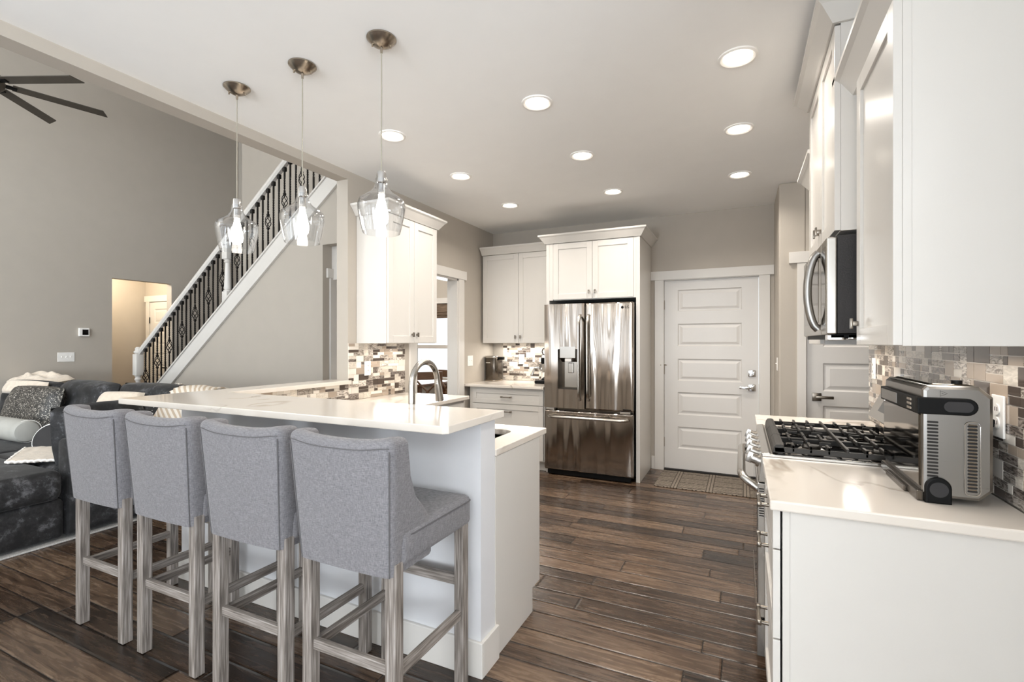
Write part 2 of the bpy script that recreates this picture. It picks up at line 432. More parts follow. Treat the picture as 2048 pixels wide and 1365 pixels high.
def chevron():
    m, nt, b = new_mat('cream_chevron_knit'); L = nt.links.new
    v = coords(nt)
    w = N(nt, 'ShaderNodeTexWave', wave_type='BANDS', bands_direction='DIAGONAL'); w.inputs['Scale'].default_value = 9; w.inputs['Distortion'].default_value = .6; L(v, w.inputs['Vector'])
    r = ramp(nt, [(.35, lin('C9B69F')), (.55, lin('EDE4D8'))]); L(w.outputs['Fac'], r.inputs['Fac']); L(r.outputs['Color'], b.inputs['Base Color'])
    b.inputs['Roughness'].default_value = .95
    bp = N(nt, 'ShaderNodeBump'); bp.inputs['Strength'].default_value = .6; bp.inputs['Distance'].default_value = .004; L(w.outputs['Fac'], bp.inputs['Height']); L(bp.outputs['Normal'], b.inputs['Normal'])
    return m
M['chevron'] = chevron()
def matweave():
    m, nt, b = new_mat('woven_lattice_mat'); L = nt.links.new
    g = N(nt, 'ShaderNodeNewGeometry'); sx = N(nt, 'ShaderNodeSeparateXYZ'); L(g.outputs['Position'], sx.inputs[0])
    def mth(op, a, bb=None):
        n = N(nt, 'ShaderNodeMath', operation=op)
        for i, q in enumerate((a, bb)):
            if q is None: continue
            if isinstance(q, (int, float)): n.inputs[i].default_value = q
            else: L(q, n.inputs[i])
        return n.outputs[0]
    X, Y = sx.outputs['X'], sx.outputs['Y']
    def band(e, per, w):
        f = mth('FRACT', mth('DIVIDE', mth('ADD', e, 50), per)); return mth('LESS_THAN', mth('ABSOLUTE', mth('SUBTRACT', f, .5)), w)
    d1 = band(mth('ADD', X, mth('MULTIPLY', Y, 1.6)), .085, .07); d2 = band(mth('SUBTRACT', X, mth('MULTIPLY', Y, 1.6)), .085, .07)
    gy = band(Y, .17, .04); gx = band(mth('ADD', X, .03), .31, .10); gxi = band(mth('ADD', X, .03), .31, .075); gxc = band(mth('ADD', X, .03), .31, .012)
    lines = mth('MAXIMUM', mth('MAXIMUM', d1, d2), gy)
    lines = mth('MULTIPLY', lines, mth('SUBTRACT', 1, gx))
    lines = mth('MAXIMUM', lines, mth('MAXIMUM', gxc, mth('SUBTRACT', gx, gxi)))
    n = N(nt, 'ShaderNodeTexNoise'); n.inputs['Scale'].default_value = 160; L(g.outputs['Position'], n.inputs['Vector'])
    base = ramp(nt, [(.35, lin('6E6459')), (.65, lin('93887B'))]); L(n.outputs['Fac'], base.inputs['Fac'])
    mx = N(nt, 'ShaderNodeMix', data_type='RGBA'); L(lines, mx.inputs['Factor']); L(base.outputs['Color'], mx.inputs['A']); mx.inputs['B'].default_value = lin('40382F')
    L(mx.outputs['Result'], b.inputs['Base Color']); b.inputs['Roughness'].default_value = .95
    return m
M['mat'] = matweave()
def glass_thin(name, tint=(1,1,1,1), ior=1.35, rough=.02):
    m = bpy.data.materials.new(name); m.use_nodes = True; nt = m.node_tree; L = nt.links.new
    nt.nodes.remove(nt.nodes['Principled BSDF']); out = nt.nodes['Material Output']
    tr = N(nt, 'ShaderNodeBsdfTransparent'); tr.inputs[0].default_value = tint
    gl = N(nt, 'ShaderNodeBsdfGlossy'); gl.inputs['Roughness'].default_value = rough
    lw = N(nt, 'ShaderNodeLayerWeight'); lw.inputs['Blend'].default_value = .5
    pw = N(nt, 'ShaderNodeMath', operation='POWER'); L(lw.outputs['Facing'], pw.inputs[0]); pw.inputs[1].default_value = 2.6
    fr = N(nt, 'ShaderNodeMapRange'); fr.inputs['To Min'].default_value = .05; fr.inputs['To Max'].default_value = .95; L(pw.outputs[0], fr.inputs['Value'])
    mx = N(nt, 'ShaderNodeMixShader'); L(fr.outputs[0], mx.inputs[0]); L(tr.outputs[0], mx.inputs[1]); L(gl.outputs[0], mx.inputs[2]); L(mx.outputs[0], out.inputs['Surface'])
    return m
M['glass'] = glass_thin('clear_glass', (.965, .97, .975, 1), 1.45)
M['pane'] = glass_thin('window_glass', (.97, .98, .98, 1), 1.3)
M['bulb'] = emit('bulb_glow', 'FFF6EA', 9)
M['canlens'] = emit('downlight_lens', 'FFF4E4', 9)
def bamboo():
    m, nt, b = new_mat('bamboo_shade'); L = nt.links.new
    v = coords(nt, (6, 6, 160)); n = N(nt, 'ShaderNodeTexNoise'); n.inputs['Scale'].default_value = 1; L(v, n.inputs['Vector'])
    r = ramp(nt, [(.35, lin('4A3C30')), (.65, lin('87735F'))]); L(n.outputs['Fac'], r.inputs['Fac']); L(r.outputs['Color'], b.inputs['Base Color']); b.inputs['Roughness'].default_value = .8
    return m
M['bamboo'] = bamboo()

# ------------------------------------------------------------------ the setting
xL, yB, zC, xR = -2.844, 5.461, 2.74, 0.70
yS = 3.62                                   # stair wall plane
xF = -7.9                                   # far wall of the great room
S('floor', B(-9.6, 3.2, -3.6, 8.2, -.12, 0), M['floor'], 'dark brown hickory plank floor running through kitchen and great room', 'floor')
S('ceiling', B(-2.96, 3.2, -3.6, yB+.12, zC, zC+.12), M['ceiling'], 'smooth white kitchen ceiling with recessed lights', 'ceiling')
S('ceiling_great_room', B(-9.6, -2.96, -3.6, 8.2, 5.3, 5.42), M['ceiling'], 'high white ceiling over the great room', 'ceiling')
S('ceiling_dining', B(-6.45, -2.96, 4.75, 8.2, zC, zC+.1), M['ceiling'], 'white ceiling over the dining room', 'ceiling')
S('ceiling_hall', B(-3.92, -2.96, yS+.1, 4.75, 2.42, 2.52), M['ceiling'], 'low ceiling of the hall beside the stairs', 'ceiling')
# kitchen left wall with the doorway to the dining room
mb = MB()
mb.box(-2.96, xL, 2.955, 3.846, 0, zC); mb.box(-2.96, xL, 4.62, yB+.12, 0, zC); mb.box(-2.96, xL, 3.846, 4.62, 2.075, zC)
S('wall_left', mb, M['wall'], 'greige kitchen wall holding the dining room doorway and upper cabinet', 'wall')
S('wall_header', B(-2.96, xL, -3.6, 2.955, 2.675, 5.3), M['wall'], 'header beam between kitchen ceiling and tall great room', 'wall')
S('wall_above', B(-2.96, xL, 2.955, 8.2, zC, 5.3), M['wall'], 'upper wall over the kitchen side of the stairs', 'wall')
mb = MB(); mb.box(-2.96, -.77, yB, yB+.12, 0, zC); mb.box(.157, .4, yB, yB+.12, 0, zC); mb.box(-.77, .157, yB, yB+.12, 2.045, zC)
S('wall_back', mb, M['wall'], 'greige back wall behind refrigerator and entry door', 'wall')
mb = MB(); mb.box(.285, .484, 4.78, 4.9, 0, zC, .012); mb.box(1.256, 3.2, 4.78, 4.9, 0, zC); mb.box(.484, 1.256, 4.78, 4.9, 2.045, zC); mb.box(.285, .4, 4.9, yB, 0, zC)
S('wall_pantry', mb, M['wall'], 'wall stepping forward beside the entry door, holding the pantry door', 'wall')
mb = MB(); mb.box(xR, xR+.12, .85, 3.60, 0, zC); mb.box(xR+.12, 3.2, 1.62, 1.74, 0, zC)  # unseen stretch ahead of the cabinets is added to block the side fill
S('wall_right', mb, M['wall'], 'wall behind range and right hand cabinets plus added light-blocking stub', 'wall')
mb = MB(); ys = [-3.6]
for y in EASTY: ys += [y-.68, y+.68]
ys.append(8.2)
for i in range(0, len(ys), 2): mb.box(3.2, 3.32, ys[i], ys[i+1], 0, zC)
for y in EASTY: mb.box(3.2, 3.32, y-.68, y+.68, 0, .25); mb.box(3.2, 3.32, y-.68, y+.68, 2.45, zC)
S('wall_east', mb, M['wall'], 'side wall of the breakfast area behind the camera', 'wall')
# wall with windows behind the camera
mb = MB(); xs = [-9.6]
for x in WINX: xs += [x-.68, x+.68]
xs.append(3.3)
for i in range(0, len(xs), 2): mb.box(xs[i], xs[i+1], -3.72, -3.6, 0, 5.3)
for x in WINX: mb.box(x-.68, x+.68, -3.72, -3.6, 0, .25); (mb.box(x-.68, x+.68, -3.72, -3.6, 2.45, 3.1), mb.box(x-.68, x+.68, -3.72, -3.6, 4.7, 5.3)) if x < -3 else mb.box(x-.68, x+.68, -3.72, -3.6, 2.45, 5.3)
S('wall_south', mb, M['wall'], 'window wall behind the camera', 'wall')
mb = MB(); mb.box(xF-.12, xF, -3.6, 3.743, 0, 5.3); mb.box(xF-.12, xF, 4.522, 5.62, 0, 5.3); mb.box(xF-.12, xF, 3.743, 4.522, 2.27, 5.3)
S('wall_great_room', mb, M['wall'], 'tall grey great room wall with thermostat and hall opening', 'wall')
# stairs wall below the stringer with hall opening
zt = lambda x: .794 + .766*(x+6.635)
mb = MB()
mb.prism([(-7.05, 0), (-3.815, 0), (-3.815, zt(-3.815)-.16), (-7.05, zt(-7.05)-.16)], yS, yS+.1, 'y')
mb.prism([(-3.815, 2.355), (-2.96, 2.355), (-2.96, 3.6), (-3.815, zt(-3.815)-.16)], yS, yS+.1, 'y')
S('wall_stairs', mb, M['wall'], 'grey triangular wall under the staircase with hall opening', 'wall')
S('wall_hall', B(-3.92, -3.815, yS+.1, 4.65, 0, 2.42), M['wall'], 'side wall inside the hall beside the stairs', 'wall')
mb = MB(); mb.box(-6.46, -3.815, 4.65, 4.75, 0, 5.3); mb.box(-3.815, -2.96, 4.65, 4.75, 2.42, 5.3)
S('wall_stairwell', mb, M['wall'], 'tan wall along the far side of the staircase', 'wall')
mb = MB(); mb.box(-9.6, -5.25, 7.0, 7.12, 0, 5.3); mb.box(-4.0, -2.96, 7.0, 7.12, 0, 5.3); mb.box(-5.25, -4.0, 7.0, 7.12, 0, .75); mb.box(-5.25, -4.0, 7.0, 7.12, 2.04, 5.3)
mb.box(-6.45, -6.35, 4.75, 7.0, 0, zC)
S('wall_dining', mb, M['wall'], 'dining room wall with window seen through the doorway', 'wall')
mb = MB(); mb.box(-9.25, xF-.12, 4.86, 4.98, 0, 2.9); mb.box(-9.35, -9.22, 2.6, 4.98, 0, 2.9); mb.box(-9.35, xF-.12, 2.6, 2.7, 0, 2.9); mb.box(-9.35, xF-.12, 2.6, 4.98, 2.8, 2.9)
S('wall_hallway', mb, M['wall'], 'warm lit hallway walls seen through the great room opening', 'wall')
S('wall_end', B(-9.6, -6.35, 5.62, 5.72, 0, 5.3), M['wall'], 'wall closing the landing behind the stairs', 'wall')
# peninsula half walls
mb = MB(); mb.box(-2.96, -.968, 1.75, 1.876, 0, 1.041)
S('wall_peninsula', mb, M['panelpaint'], 'pale grey half wall under the breakfast bar behind the stools', 'wall')
S('wall_half', B(-2.96, xL, 1.876, 2.955, 0, 1.041), M['wall'], 'half wall running from the bar to the kitchen wall end', 'wall')
mb = MB(); mb.box(-2.975, -.953, 1.735, 1.75, 0, .145, .003); mb.box(-.968, -.953, 1.7501, 1.89, 0, .1449, .002); mb.box(-2.975, -2.96, 1.7501, 2.955, 0, .1449, .002)
S('baseboard_peninsula', mb, M['trim'], 'tall white baseboard around the foot of the peninsula', 'baseboard')
mb = MB(); mb.box(-.895, -.859, yB-.015, yB, 0, .14, .003); mb.box(.248, .285, yB-.015, yB, 0, .14, .003); mb.box(xL, xL+.015, 4.73, 4.85, 0, .14)
S('baseboard_back', mb, M['trim'], 'white baseboard beside the entry door', 'baseboard')
mb = MB(); mb.box(.285, .415, 4.765, 4.78, 0, .14, .003); mb.box(.27, .285, 4.765, yB, 0, .14, .003)
S('baseboard_pantry', mb, M['trim'], 'white baseboard on the stepped wall', 'baseboard')
mb = MB(); mb.box(xF, xF+.015, -3.6, 3.743, 0, .14)
S('baseboard_great_room', mb, M['trim'], 'white baseboard of the great room', 'baseboard')
# doorway casing on the left wall
mb = MB()
mb.box(xL, xL+.02, 3.742, 3.848, 0, 2.075, .002); mb.box(xL, xL+.02, 4.618, 4.728, 0, 2.075, .002); mb.box(xL, xL+.026, 3.70, 4.772, 2.075, 2.17, .002)
mb.box(-2.97, xL+.004, 4.60, 4.62, 0, 2.075); mb.box(-2.97, xL+.004, 3.846, 3.866, 0, 2.075); mb.box(-2.97, xL+.004, 3.846, 4.62, 2.055, 2.075)
S('trim_1', mb, M['trim'], 'white casing around the doorway to the dining room', 'trim')
mb = MB(); mb.box(-3.815, -3.795, 3.705, 3.80, 0, 2.03, .002); mb.box(-3.815, -3.79, 3.665, 4.6, 2.03, 2.125, .002); mb.box(-3.813, -3.80, 3.80, 4.5, 0, 2.03)
S('trim_2', mb, M['trim'], 'white door casing inside the hall beside the column', 'trim')

def panel_door(x0, x1, y, z0, z1, px0, px1, pz, t=.04):
    """five panel slab, face towards -y at y"""
    mb = MB(); zs = [z0] + [q for p in pz for q in p] + [z1]
    mb.box(x0, px0, y, y+t, z0, z1); mb.box(px1, x1, y, y+t, z0, z1)
    for i in range(0, len(zs), 2): mb.box(px0, px1, y, y+t, zs[i], zs[i+1])
    for a, b in pz:
        mb.box(px0, px1, y+.014, y+t, a, b)
        e = .012
        for (q, w) in (((px0, a), (px1, b)),):
            o = [(px0, a), (px1, a), (px1, b), (px0, b)]; i1 = [(px0+e, a+e), (px1-e, a+e), (px1-e, b-e), (px0+e, b-e)]
            i2 = [(px0+.022, a+.022), (px1-.022, a+.022), (px1-.022, b-.022), (px0+.022, b-.022)]
            i3 = [(px0+.05, a+.045), (px1-.05, a+.045), (px1-.05, b-.045), (px0+.05, b-.045)]
            V = [[mb.v((p[0], yy, p[1])) for p in ring] for ring, yy in ((o, y), (i1, y+.0125), (i2, y+.0125), (i3, y+.004))]
            for A, Bq in zip(V, V[1:]):
                for k in range(4): mb.bm.faces.new([A[k], A[(k+1) % 4], Bq[(k+1) % 4], Bq[k]])
            mb.bm.faces.new(V[-1])
    return mb
PZ = [(.238, .473), (.601, .842), (.964, 1.199), (1.333, 1.573), (1.706, 1.936)]
def lever(mb, x, y, z, sx):
    mb.box(x-.033, x+.033, y-.01, y, z-.033, z+.033, .002); mb.cyl((x, y-.01, z), (x, y-.05, z), .012, n=14)
    mb.box(x-.012 if sx > 0 else x-.115, x+.115 if sx > 0 else x+.012, y-.058, y-.044, z-.012, z+.012, .003)
d1 = panel_door(-.762, .149, yB+.02, .02, 2.036, -.626, -.003, PZ).build('door_1', M['door'])
tag(d1, 'white five panel entry door with chrome lever and woven mat before it', 'door', None, 'structure')
mb = MB(); lever(mb, .088, yB+.02, .915, -1); mb.build('door_handle', M['chrome'], d1, True)
mb = MB(); mb.box(.055, .121, yB+.008, yB+.02, 1.027, 1.093, .002); mb.cyl((.088, yB+.01, 1.06), (.088, yB-.004, 1.06), .02); mb.box(.084, .092, yB-.02, yB-.003, 1.043, 1.077, .001); mb.build('deadbolt', M['chrome'], d1, True)
for z in (.302, 1.08, 1.778):
    mb = MB(); mb.cyl((-.766, yB+.008, z-.05), (-.766, yB+.008, z+.05), .007, n=10)
    if z == 1.08: mb.tube([(-.80, yB-.02, z+.05), (-.766, yB, z+.052), (-.735, yB-.02, z+.05)], .005, 8)
    mb.build('hinge', M['nickel'], d1, True)
mb = MB(); mb.box(-.859, -.766, yB-.02, yB, 0, 2.045, .002); mb.box(.153, .248, yB-.02, yB, 0, 2.045, .002); mb.box(-.901, .283, yB-.026, yB, 2.045, 2.14, .002)
mb.box(-.774, -.764, yB-.005, yB+.1, 0, 2.045); mb.box(.152, .162, yB-.005, yB+.1, 0, 2.045); mb.box(-.77, .157, yB-.005, yB+.1, 2.038, 2.048)
mb.build('door_casing', M['trim'], d1)
B(-.764, .152, yB-.01, yB+.1, 0, .019, .004).build('threshold', M['dark'], d1)
d2 = panel_door(.492, 1.248, 4.80, .012, 2.036, .61, 1.13, PZ).build('door_2', M['door'])
tag(d2, 'white pantry door with bronze nickel lever partly behind the range', 'door', None, 'structure')
mb = MB(); lever(mb, .565, 4.80, .915, 1); mb.build('door_handle', M['pull'], d2, True)
mb = MB(); mb.box(.42, .486, 4.76, 4.78, 0, 2.045, .002); mb.box(1.254, 1.35, 4.76, 4.78, 0, 2.045, .002); mb.box(.36, 1.39, 4.754, 4.78, 2.045, 2.14, .002); mb.box(.482, .49, 4.775, 4.86, 0, 2.045); mb.box(1.25, 1.258, 4.775, 4.86, 0, 2.045); mb.box(.48, 1.258, 4.775, 4.86, 2.038, 2.046); mb.build('door_casing', M['trim'], d2)
B(.484, 1.256, 4.88, 4.89, 0, 2.04).build('door_backing', M['dark'], d2)
d3 = panel_door(-9.06, -8.45, 4.845, .012, 2.05, -8.94, -8.57, PZ, .03).build('door_3', M['door'])
tag(d3, 'cream white closet door at the end of the lit hallway', 'door', None, 'structure')
mb = MB(); lever(mb, -8.53, 4.845, .96, -1); mb.build('door_handle', M['iron'], d3, True)
for z in (.35, 1.05, 1.75): MB().cyl((-9.065, 4.84, z-.05), (-9.065, 4.84, z+.05), .009, n=10).build('hinge', M['iron'], d3, True)
mb = MB(); mb.box(-9.16, -9.07, 4.83, 4.86, 0, 2.06); mb.box(-8.44, -8.35, 4.83, 4.86, 0, 2.06); mb.box(-9.2, -8.31, 4.825, 4.86, 2.06, 2.16); mb.build('door_casing', M['trim'], d3)

# dining window
mb = MB(); y = 7.0
mb.box(-5.33, -5.22, y-.03, y, .7, 2.04); mb.box(-4.03, -3.92, y-.03, y, .7, 2.04); mb.box(-5.37, -3.88, y-.035, y, 2.04, 2.13); mb.box(-5.37, -3.88, y-.06, y, .68, .72)
w1 = tag(mb.build('window_1', M['trim']), 'bright double hung dining room window with bamboo shade', 'window', None, 'structure')
mb = MB(); mb.box(-5.22, -5.17, y+.03, y+.07, .72, 2.04); mb.box(-4.08, -4.03, y+.03, y+.07, .72, 2.04); mb.box(-5.22, -4.03, y+.03, y+.07, .72, .78); mb.box(-5.22, -4.03, y+.03, y+.07, 1.27, 1.33); mb.box(-5.22, -4.03, y+.03, y+.07, 1.98, 2.04); mb.build('sash', M['trim'], w1)
B(-5.2, -4.05, y+.045, y+.05, .75, 2.0).build('pane', M['pane'], w1)
bl = B(-5.21, -4.04, y-.012, y+.02, 1.80, 2.03, .006)
for k in range(3): bl.box(-5.21, -4.04, y-.03, y+.01, 1.79+.05*k, 1.815+.05*k, .008)
tag(bl.build('bamboo_shade', M['bamboo'], None, True), 'brown bamboo roman shade raised at top of the dining window', 'blind')
# windows behind the camera
for i, x in enumerate(WINX):
    mb = MB(); mb.box(x-.68, x-.62, -3.7, -3.62, .25, 2.45); mb.box(x+.62, x+.68, -3.7, -3.62, .25, 2.45); mb.box(x-.62, x+.62, -3.7, -3.62, .25, .33); mb.box(x-.62, x+.62, -3.7, -3.62, 2.37, 2.45); mb.box(x-.62, x+.62, -3.68, -3.64, 1.32, 1.37)
    w = tag(mb.build('window_%d' % (i+2), M['trim']), 'tall white framed window behind the camera', 'window', 'windows behind the camera', 'structure')
for i in range(3):
    tx = -6.2 + i*1.9 + random.uniform(-.05, .05); ty = 9.5 + random.uniform(0, 3)
    mb = MB(); mb.tube([(tx*1.25, ty, 0), (tx*1.25+.05, ty, 1.5), (tx*1.25-.04, ty, 3.2), (tx*1.25, ty, 5)], [.06, .05, .04, .02], 8)
    for k in range(14):
        z = .7+k*.25; a = random.uniform(0, 6.28); l = random.uniform(.3, .8)
        mb.tube([(tx*1.25, ty, z), (tx*1.25+l*.5*math.cos(a), ty+l*.5*math.sin(a), z+l*.35), (tx*1.25+l*math.cos(a), ty+l*math.sin(a), z+l*.5)], [.018, .012, .005], 6)
    tag(mb.build('bare_tree', M['treebark']), 'bare grey tree outside the dining window', 'tree', 'bare trees outside the dining window')
tag(B(-12, 4, 8.3, 20, -.3, -.14).build('lawn', simple('lawn', 'A9A79A', .95)), 'pale winter lawn outside the dining window', 'lawn', None, 'structure')

# ------------------------------------------------------------------ staircase and railing
st = empty('staircase', (-7.0, yS+.1, 0), 'white staircase with wooden treads rising along the grey triangular wall', 'stairs'); st['kind'] = 'structure'
rise, run = .195, .254
mb = MB(); mb2 = MB()
for i in range(15):
    x0 = -6.98 + i*run; z1 = (i+1)*rise - .02
    if z1 > 3.2: break
    mb.box(x0, x0+run+.02, yS+.12, 4.64, max(0, z1-.5), z1-.03); mb2.box(x0-.025, x0+run+.01, yS+.115, 4.645, z1-.03, z1, .006)
mb.build('riser', M['trim'], st); mb2.build('tread', M['darkwood'], st)
mb = MB(); x0, x1 = -6.98, -2.97
mb.prism([(x0, zt(x0)-.16-.03), (x1, zt(x1)-.19), (x1, zt(x1)), (x0, zt(x0))], yS-.03, yS+.11, 'y', .004)
mb.prism([(x0, zt(x0)), (x1, zt(x1)), (x1, zt(x1)+.022), (x0, zt(x0)+.022)], yS-.045, yS+.125, 'y', .004)
mb.build('stringer', M['trim'], st)
rl = empty('stair_railing', (-7.0, yS+.04, 0), 'white handrail with black twisted iron balusters on the staircase', 'railing')
zr = lambda x: 1.285 + .765*(x+7.0)
yr = yS+.04
mb = MB()
prof = [(-.034, -.005), (-.034, .022), (-.022, .05), (.022, .05), (.034, .022), (.034, -.005), (.02, -.03), (-.02, -.03)]
def railseg(mb, xa, xb):
    A = [mb.v((xa, yr+a, zr(xa)+b)) for a, b in prof]; Bq = [mb.v((xb, yr+a, zr(xb)+b)) for a, b in prof]
    fs = [mb.bm.faces.new([A[j], A[(j+1) % 8], Bq[(j+1) % 8], Bq[j]]) for j in range(8)]
    fs += [mb.bm.faces.new(A), mb.bm.faces.new(list(reversed(Bq)))]; bmesh.ops.recalc_face_normals(mb.bm, faces=fs)
railseg(mb, -7.05, -2.97)
mb.build('handrail', M['trim'], rl)
def newel(mb, x, zb, ztop):
    h = ztop - zb
    mb.box(x-.043, x+.043, yr-.043, yr+.043, zb, zb+h*.22, .004)
    mb.lathe([(.043, h*.22), (.046, h*.235), (.034, h*.25), (.041, h*.27), (.037, h*.33), (.029, h*.60), (.027, h*.66), (.041, h*.68), (.03, h*.70), (.043, h*.72)], (x, yr, zb), 20)
    mb.box(x-.045, x+.045, yr-.045, yr+.045, zb+h*.72, zb+h*.93, .006)
    mb.lathe([(.03, h*.93), (.05, h*.945), (.05, h*.955), (.034, h*.965), (.036, h*.985), (.02, h*1.0), (.0005, h*1.0)], (x, yr, zb), 20)
mb = MB(); newel(mb, -7.11, 0, 1.315); mb.build('newel_post', M['trim'], rl, True)
mb = MB(); newel(mb, -5.33, zt(-5.33), zr(-5.33)-.03+.0); mb.build('newel_post', M['trim'], rl, True)
def baluster(kind):
    mb = MB(); h = 1.0
    # unit baluster from z=0 (stringer) to z=.70
    r = .0085; n = 70; Hh = .70
    pts = []
    for i in range(n+1):
        z = Hh*i/n
        tw = 0
        if kind == 0 and .22 < z < .52: tw = (z-.22)*62
        if kind == 1 and (.12 < z < .26 or .46 < z < .60): tw = z*62
        if kind == 1 and .285 < z < .415: continue
        pts.append((z, tw))
    def seg(P):
        rings = []
        for z, tw in P:
            rings.append([mb.v((r*1.2*math.cos(PI/4+PI/2*j+tw), r*1.2*math.sin(PI/4+PI/2*j+tw), z)) for j in range(4)])
        for a, b in zip(rings, rings[1:]):
            for j in range(4): mb.bm.faces.new([a[j], a[(j+1) % 4], b[(j+1) % 4], b[j]])
    if kind == 1:
        seg([p for p in pts if p[0] <= .285]); seg([p for p in pts if p[0] >= .415])
        for k in range(4):
            P = []
            for i in range(15):
                t = i/14; a = PI/2*k + t*PI; rr = .004 + .027*math.sin(PI*t)**.8
                P.append((rr*math.cos(a), rr*math.sin(a), .283+.134*t))
            mb.tube(P, .0045, 6)
        mb.box(-.013, .013, -.013, .013, .27, .287, .003); mb.box(-.013, .013, -.013, .013, .413, .43, .003)
    else: seg(pts)
    mb.box(-.016, .016, -.016, .016, -.01, .018, .004); mb.box(-.018, .018, -.018, .018, .655, .70, .005)
    return mb
protos = {}
nb = 0
x = -6.945
while x < -3.02:
    k = 1 if nb % 3 == 0 else 0
    zb = zt(x) + .022; hh = (zr(x)-.028 - zb)
    if abs(x+5.33) > .05:
        if k not in protos:
            o = baluster(k).build('baluster', M['iron'], None); protos[k] = o
        else:
            o = protos[k].copy(); COL.objects.link(o)
        o.parent = rl; o.matrix_parent_inverse = rl.matrix_basis.inverted() if False else Matrix.Identity(4)
        o.location = (x+7.0, 0, zb); o.scale = (1, 1, hh/.70)
    nb += 1; x += .0846

# thermostat, switches, outlets
def plate(name, origin, a, n, w, h, kind, label, cat):
    mb = MB().xf(frame_M(origin, a, n)); mb.box(-w/2, w/2, -h/2, h/2, 0, .006, .002)
    o = mb.build(name, M['plate'])
    if kind[0] == 't':
        k = int(kind[1:])
        for i in range(k):
            xx = (i-(k-1)/2)*.046
            m2 = MB().xf(frame_M(origin, a, n)); m2.box(xx-.005, xx+.005, -.012, .012, .006, .0075, .0005); m2.box(xx-.003, xx+.003, 0, .01, .0075, .016, .001); m2.build('toggle', M['plate'], o)
    elif kind == 'r':
        for i in (-1, 1):
            m2 = MB().xf(frame_M(origin, a, n)); m2.box(i*.023-.016, i*.023+.016, -.033, .033, .006, .010, .001); m2.build('rocker', M['plate'], o)
    elif kind == 'o':
        for i in (-1, 1):
            m2 = MB().xf(frame_M(origin, a, n)); m2.cyl((0, i*.02, .006), (0, i*.02, .0085), .017, n=20); m2.build('socket', M['plate'], o)
            m2 = MB().xf(frame_M(origin, a, n)); m2.box(-.0075, -.005, i*.02-.004, i*.02+.008, .0085, .0092); m2.box(.005, .0075, i*.02-.004, i*.02+.008, .0085, .0092); m2.build('slot', M['dark'], o)
    return tag(o, label, cat)
plate('light_switch', (xF, 3.234, 1.185), (0, 1, 0), (1, 0, 0), .175, .12, 't3', 'white triple toggle switch plate below the thermostat', 'light switch')
plate('light_switch', (xL, 4.885, 1.162), (0, 1, 0), (1, 0, 0), .115, .12, 't2', 'white double toggle switch beside the dining room doorway', 'light switch')
plate('light_switch', (.285, 4.96, 1.179), (0, 1, 0), (-1, 0, 0), .075, .115, 't1', 'white switch on the step of wall right of the entry door', 'light switch')
th = B(xF, xF+.03, 3.36, 3.475, 1.455, 1.565, .006).build('thermostat', M['plate'])
tag(th, 'small white thermostat with dark screen on great room wall', 'thermostat')
B(xF+.03, xF+.032, 3.395, 3.46, 1.475, 1.545).build('screen', M['blackglass'], th)

# ------------------------------------------------------------------ lights on the ceiling
for i, yy in enumerate(CANY):
    for j, xx in enumerate(CANX):
        mb = MB(); mb.lathe([(.088, 0), (.088, -.006), (.078, -.010), (.066, -.006), (.062, 0)], (xx, yy, zC), 36)
        row = ('nearest the camera', 'in the middle', 'nearest the back wall')[i]
        colm = ('left column', 'middle column', 'range side column')[j]
        o = mb.build('recessed_light', M['plate'], None, True)
        tag(o, 'round white recessed downlight, %s, %s' % (colm, row), 'ceiling light', 'recessed downlights in the ceiling')
        MB().lathe([(.066, -.004), (.0005, -.005)], (xx, yy, zC), 36).build('lens', M['canlens'], o, True)
        area('downlight', (xx, yy, zC-.014), (0, 0, 0), .12, .12, 5.2, WARM, math.radians(142), 'DISK')

def pendant():
    c = (0, 0, 0)
    r = empty('pendant_light', (0, 0, zC), '', 'pendant light', 'glass pendants over the bar')
    mb = MB(); mb.lathe([(.066, 0), (.066, -.006), (.060, -.012), (.045, -.026), (.024, -.038), (.010, -.043), (.0005, -.043)], (0, 0, zC), 40)
    mb.cyl((0, 0, zC-.04), (0, 0, zC-.066), .0075, .005, 12)
    for a in (.6, .6+PI): mb.cyl((.04*math.cos(a), .04*math.sin(a), zC-.02), (.04*math.cos(a), .04*math.sin(a), zC-.04), .004, n=10)
    mb.build('canopy', M['nickel'], r, True)
    MB().tube([(0, 0, zC-.06), (.0008, 0, 2.5), (-.0008, 0, 2.3), (0, 0, 2.13)], .0028, 8).build('cord', simple('clear_cord', 'A8A294', .35, .3) if 'cord' not in M else M['cord'], r, True)
    mb = MB(); mb.lathe([(.0005, 2.138), (.019, 2.138), (.021, 2.128), (.021, 2.09), (.017, 2.085)], c, 24); mb.cyl((0, 0, 2.087), (0, 0, 2.035), .016, .019, 20); mb.build('socket', M['chrome'], r, True)
    out = [(.026, 2.108), (.027, 2.09), (.034, 2.065), (.050, 2.045), (.078, 2.026), (.097, 2.012), (.1045, 1.992), (.104, 1.970), (.098, 1.935), (.090, 1.895), (.082, 1.862)]
    inn = [(a-.0028, z) for a, z in reversed(out)]
    mb = MB(); mb.lathe(out+inn, c, 48); mb.build('shade', M['glass'], r, True)
    mb = MB(); mb.lathe([(.013, 2.035), (.014, 2.02), (.020, 1.995), (.029, 1.955), (.031, 1.935), (.027, 1.912), (.014, 1.898), (.0005, 1.895)], c, 24); mb.build('bulb', M['bulb'], r, True)
    return r
M['cord'] = simple('clear_cord', 'A8A294', .35, .3)
pd = pendant()
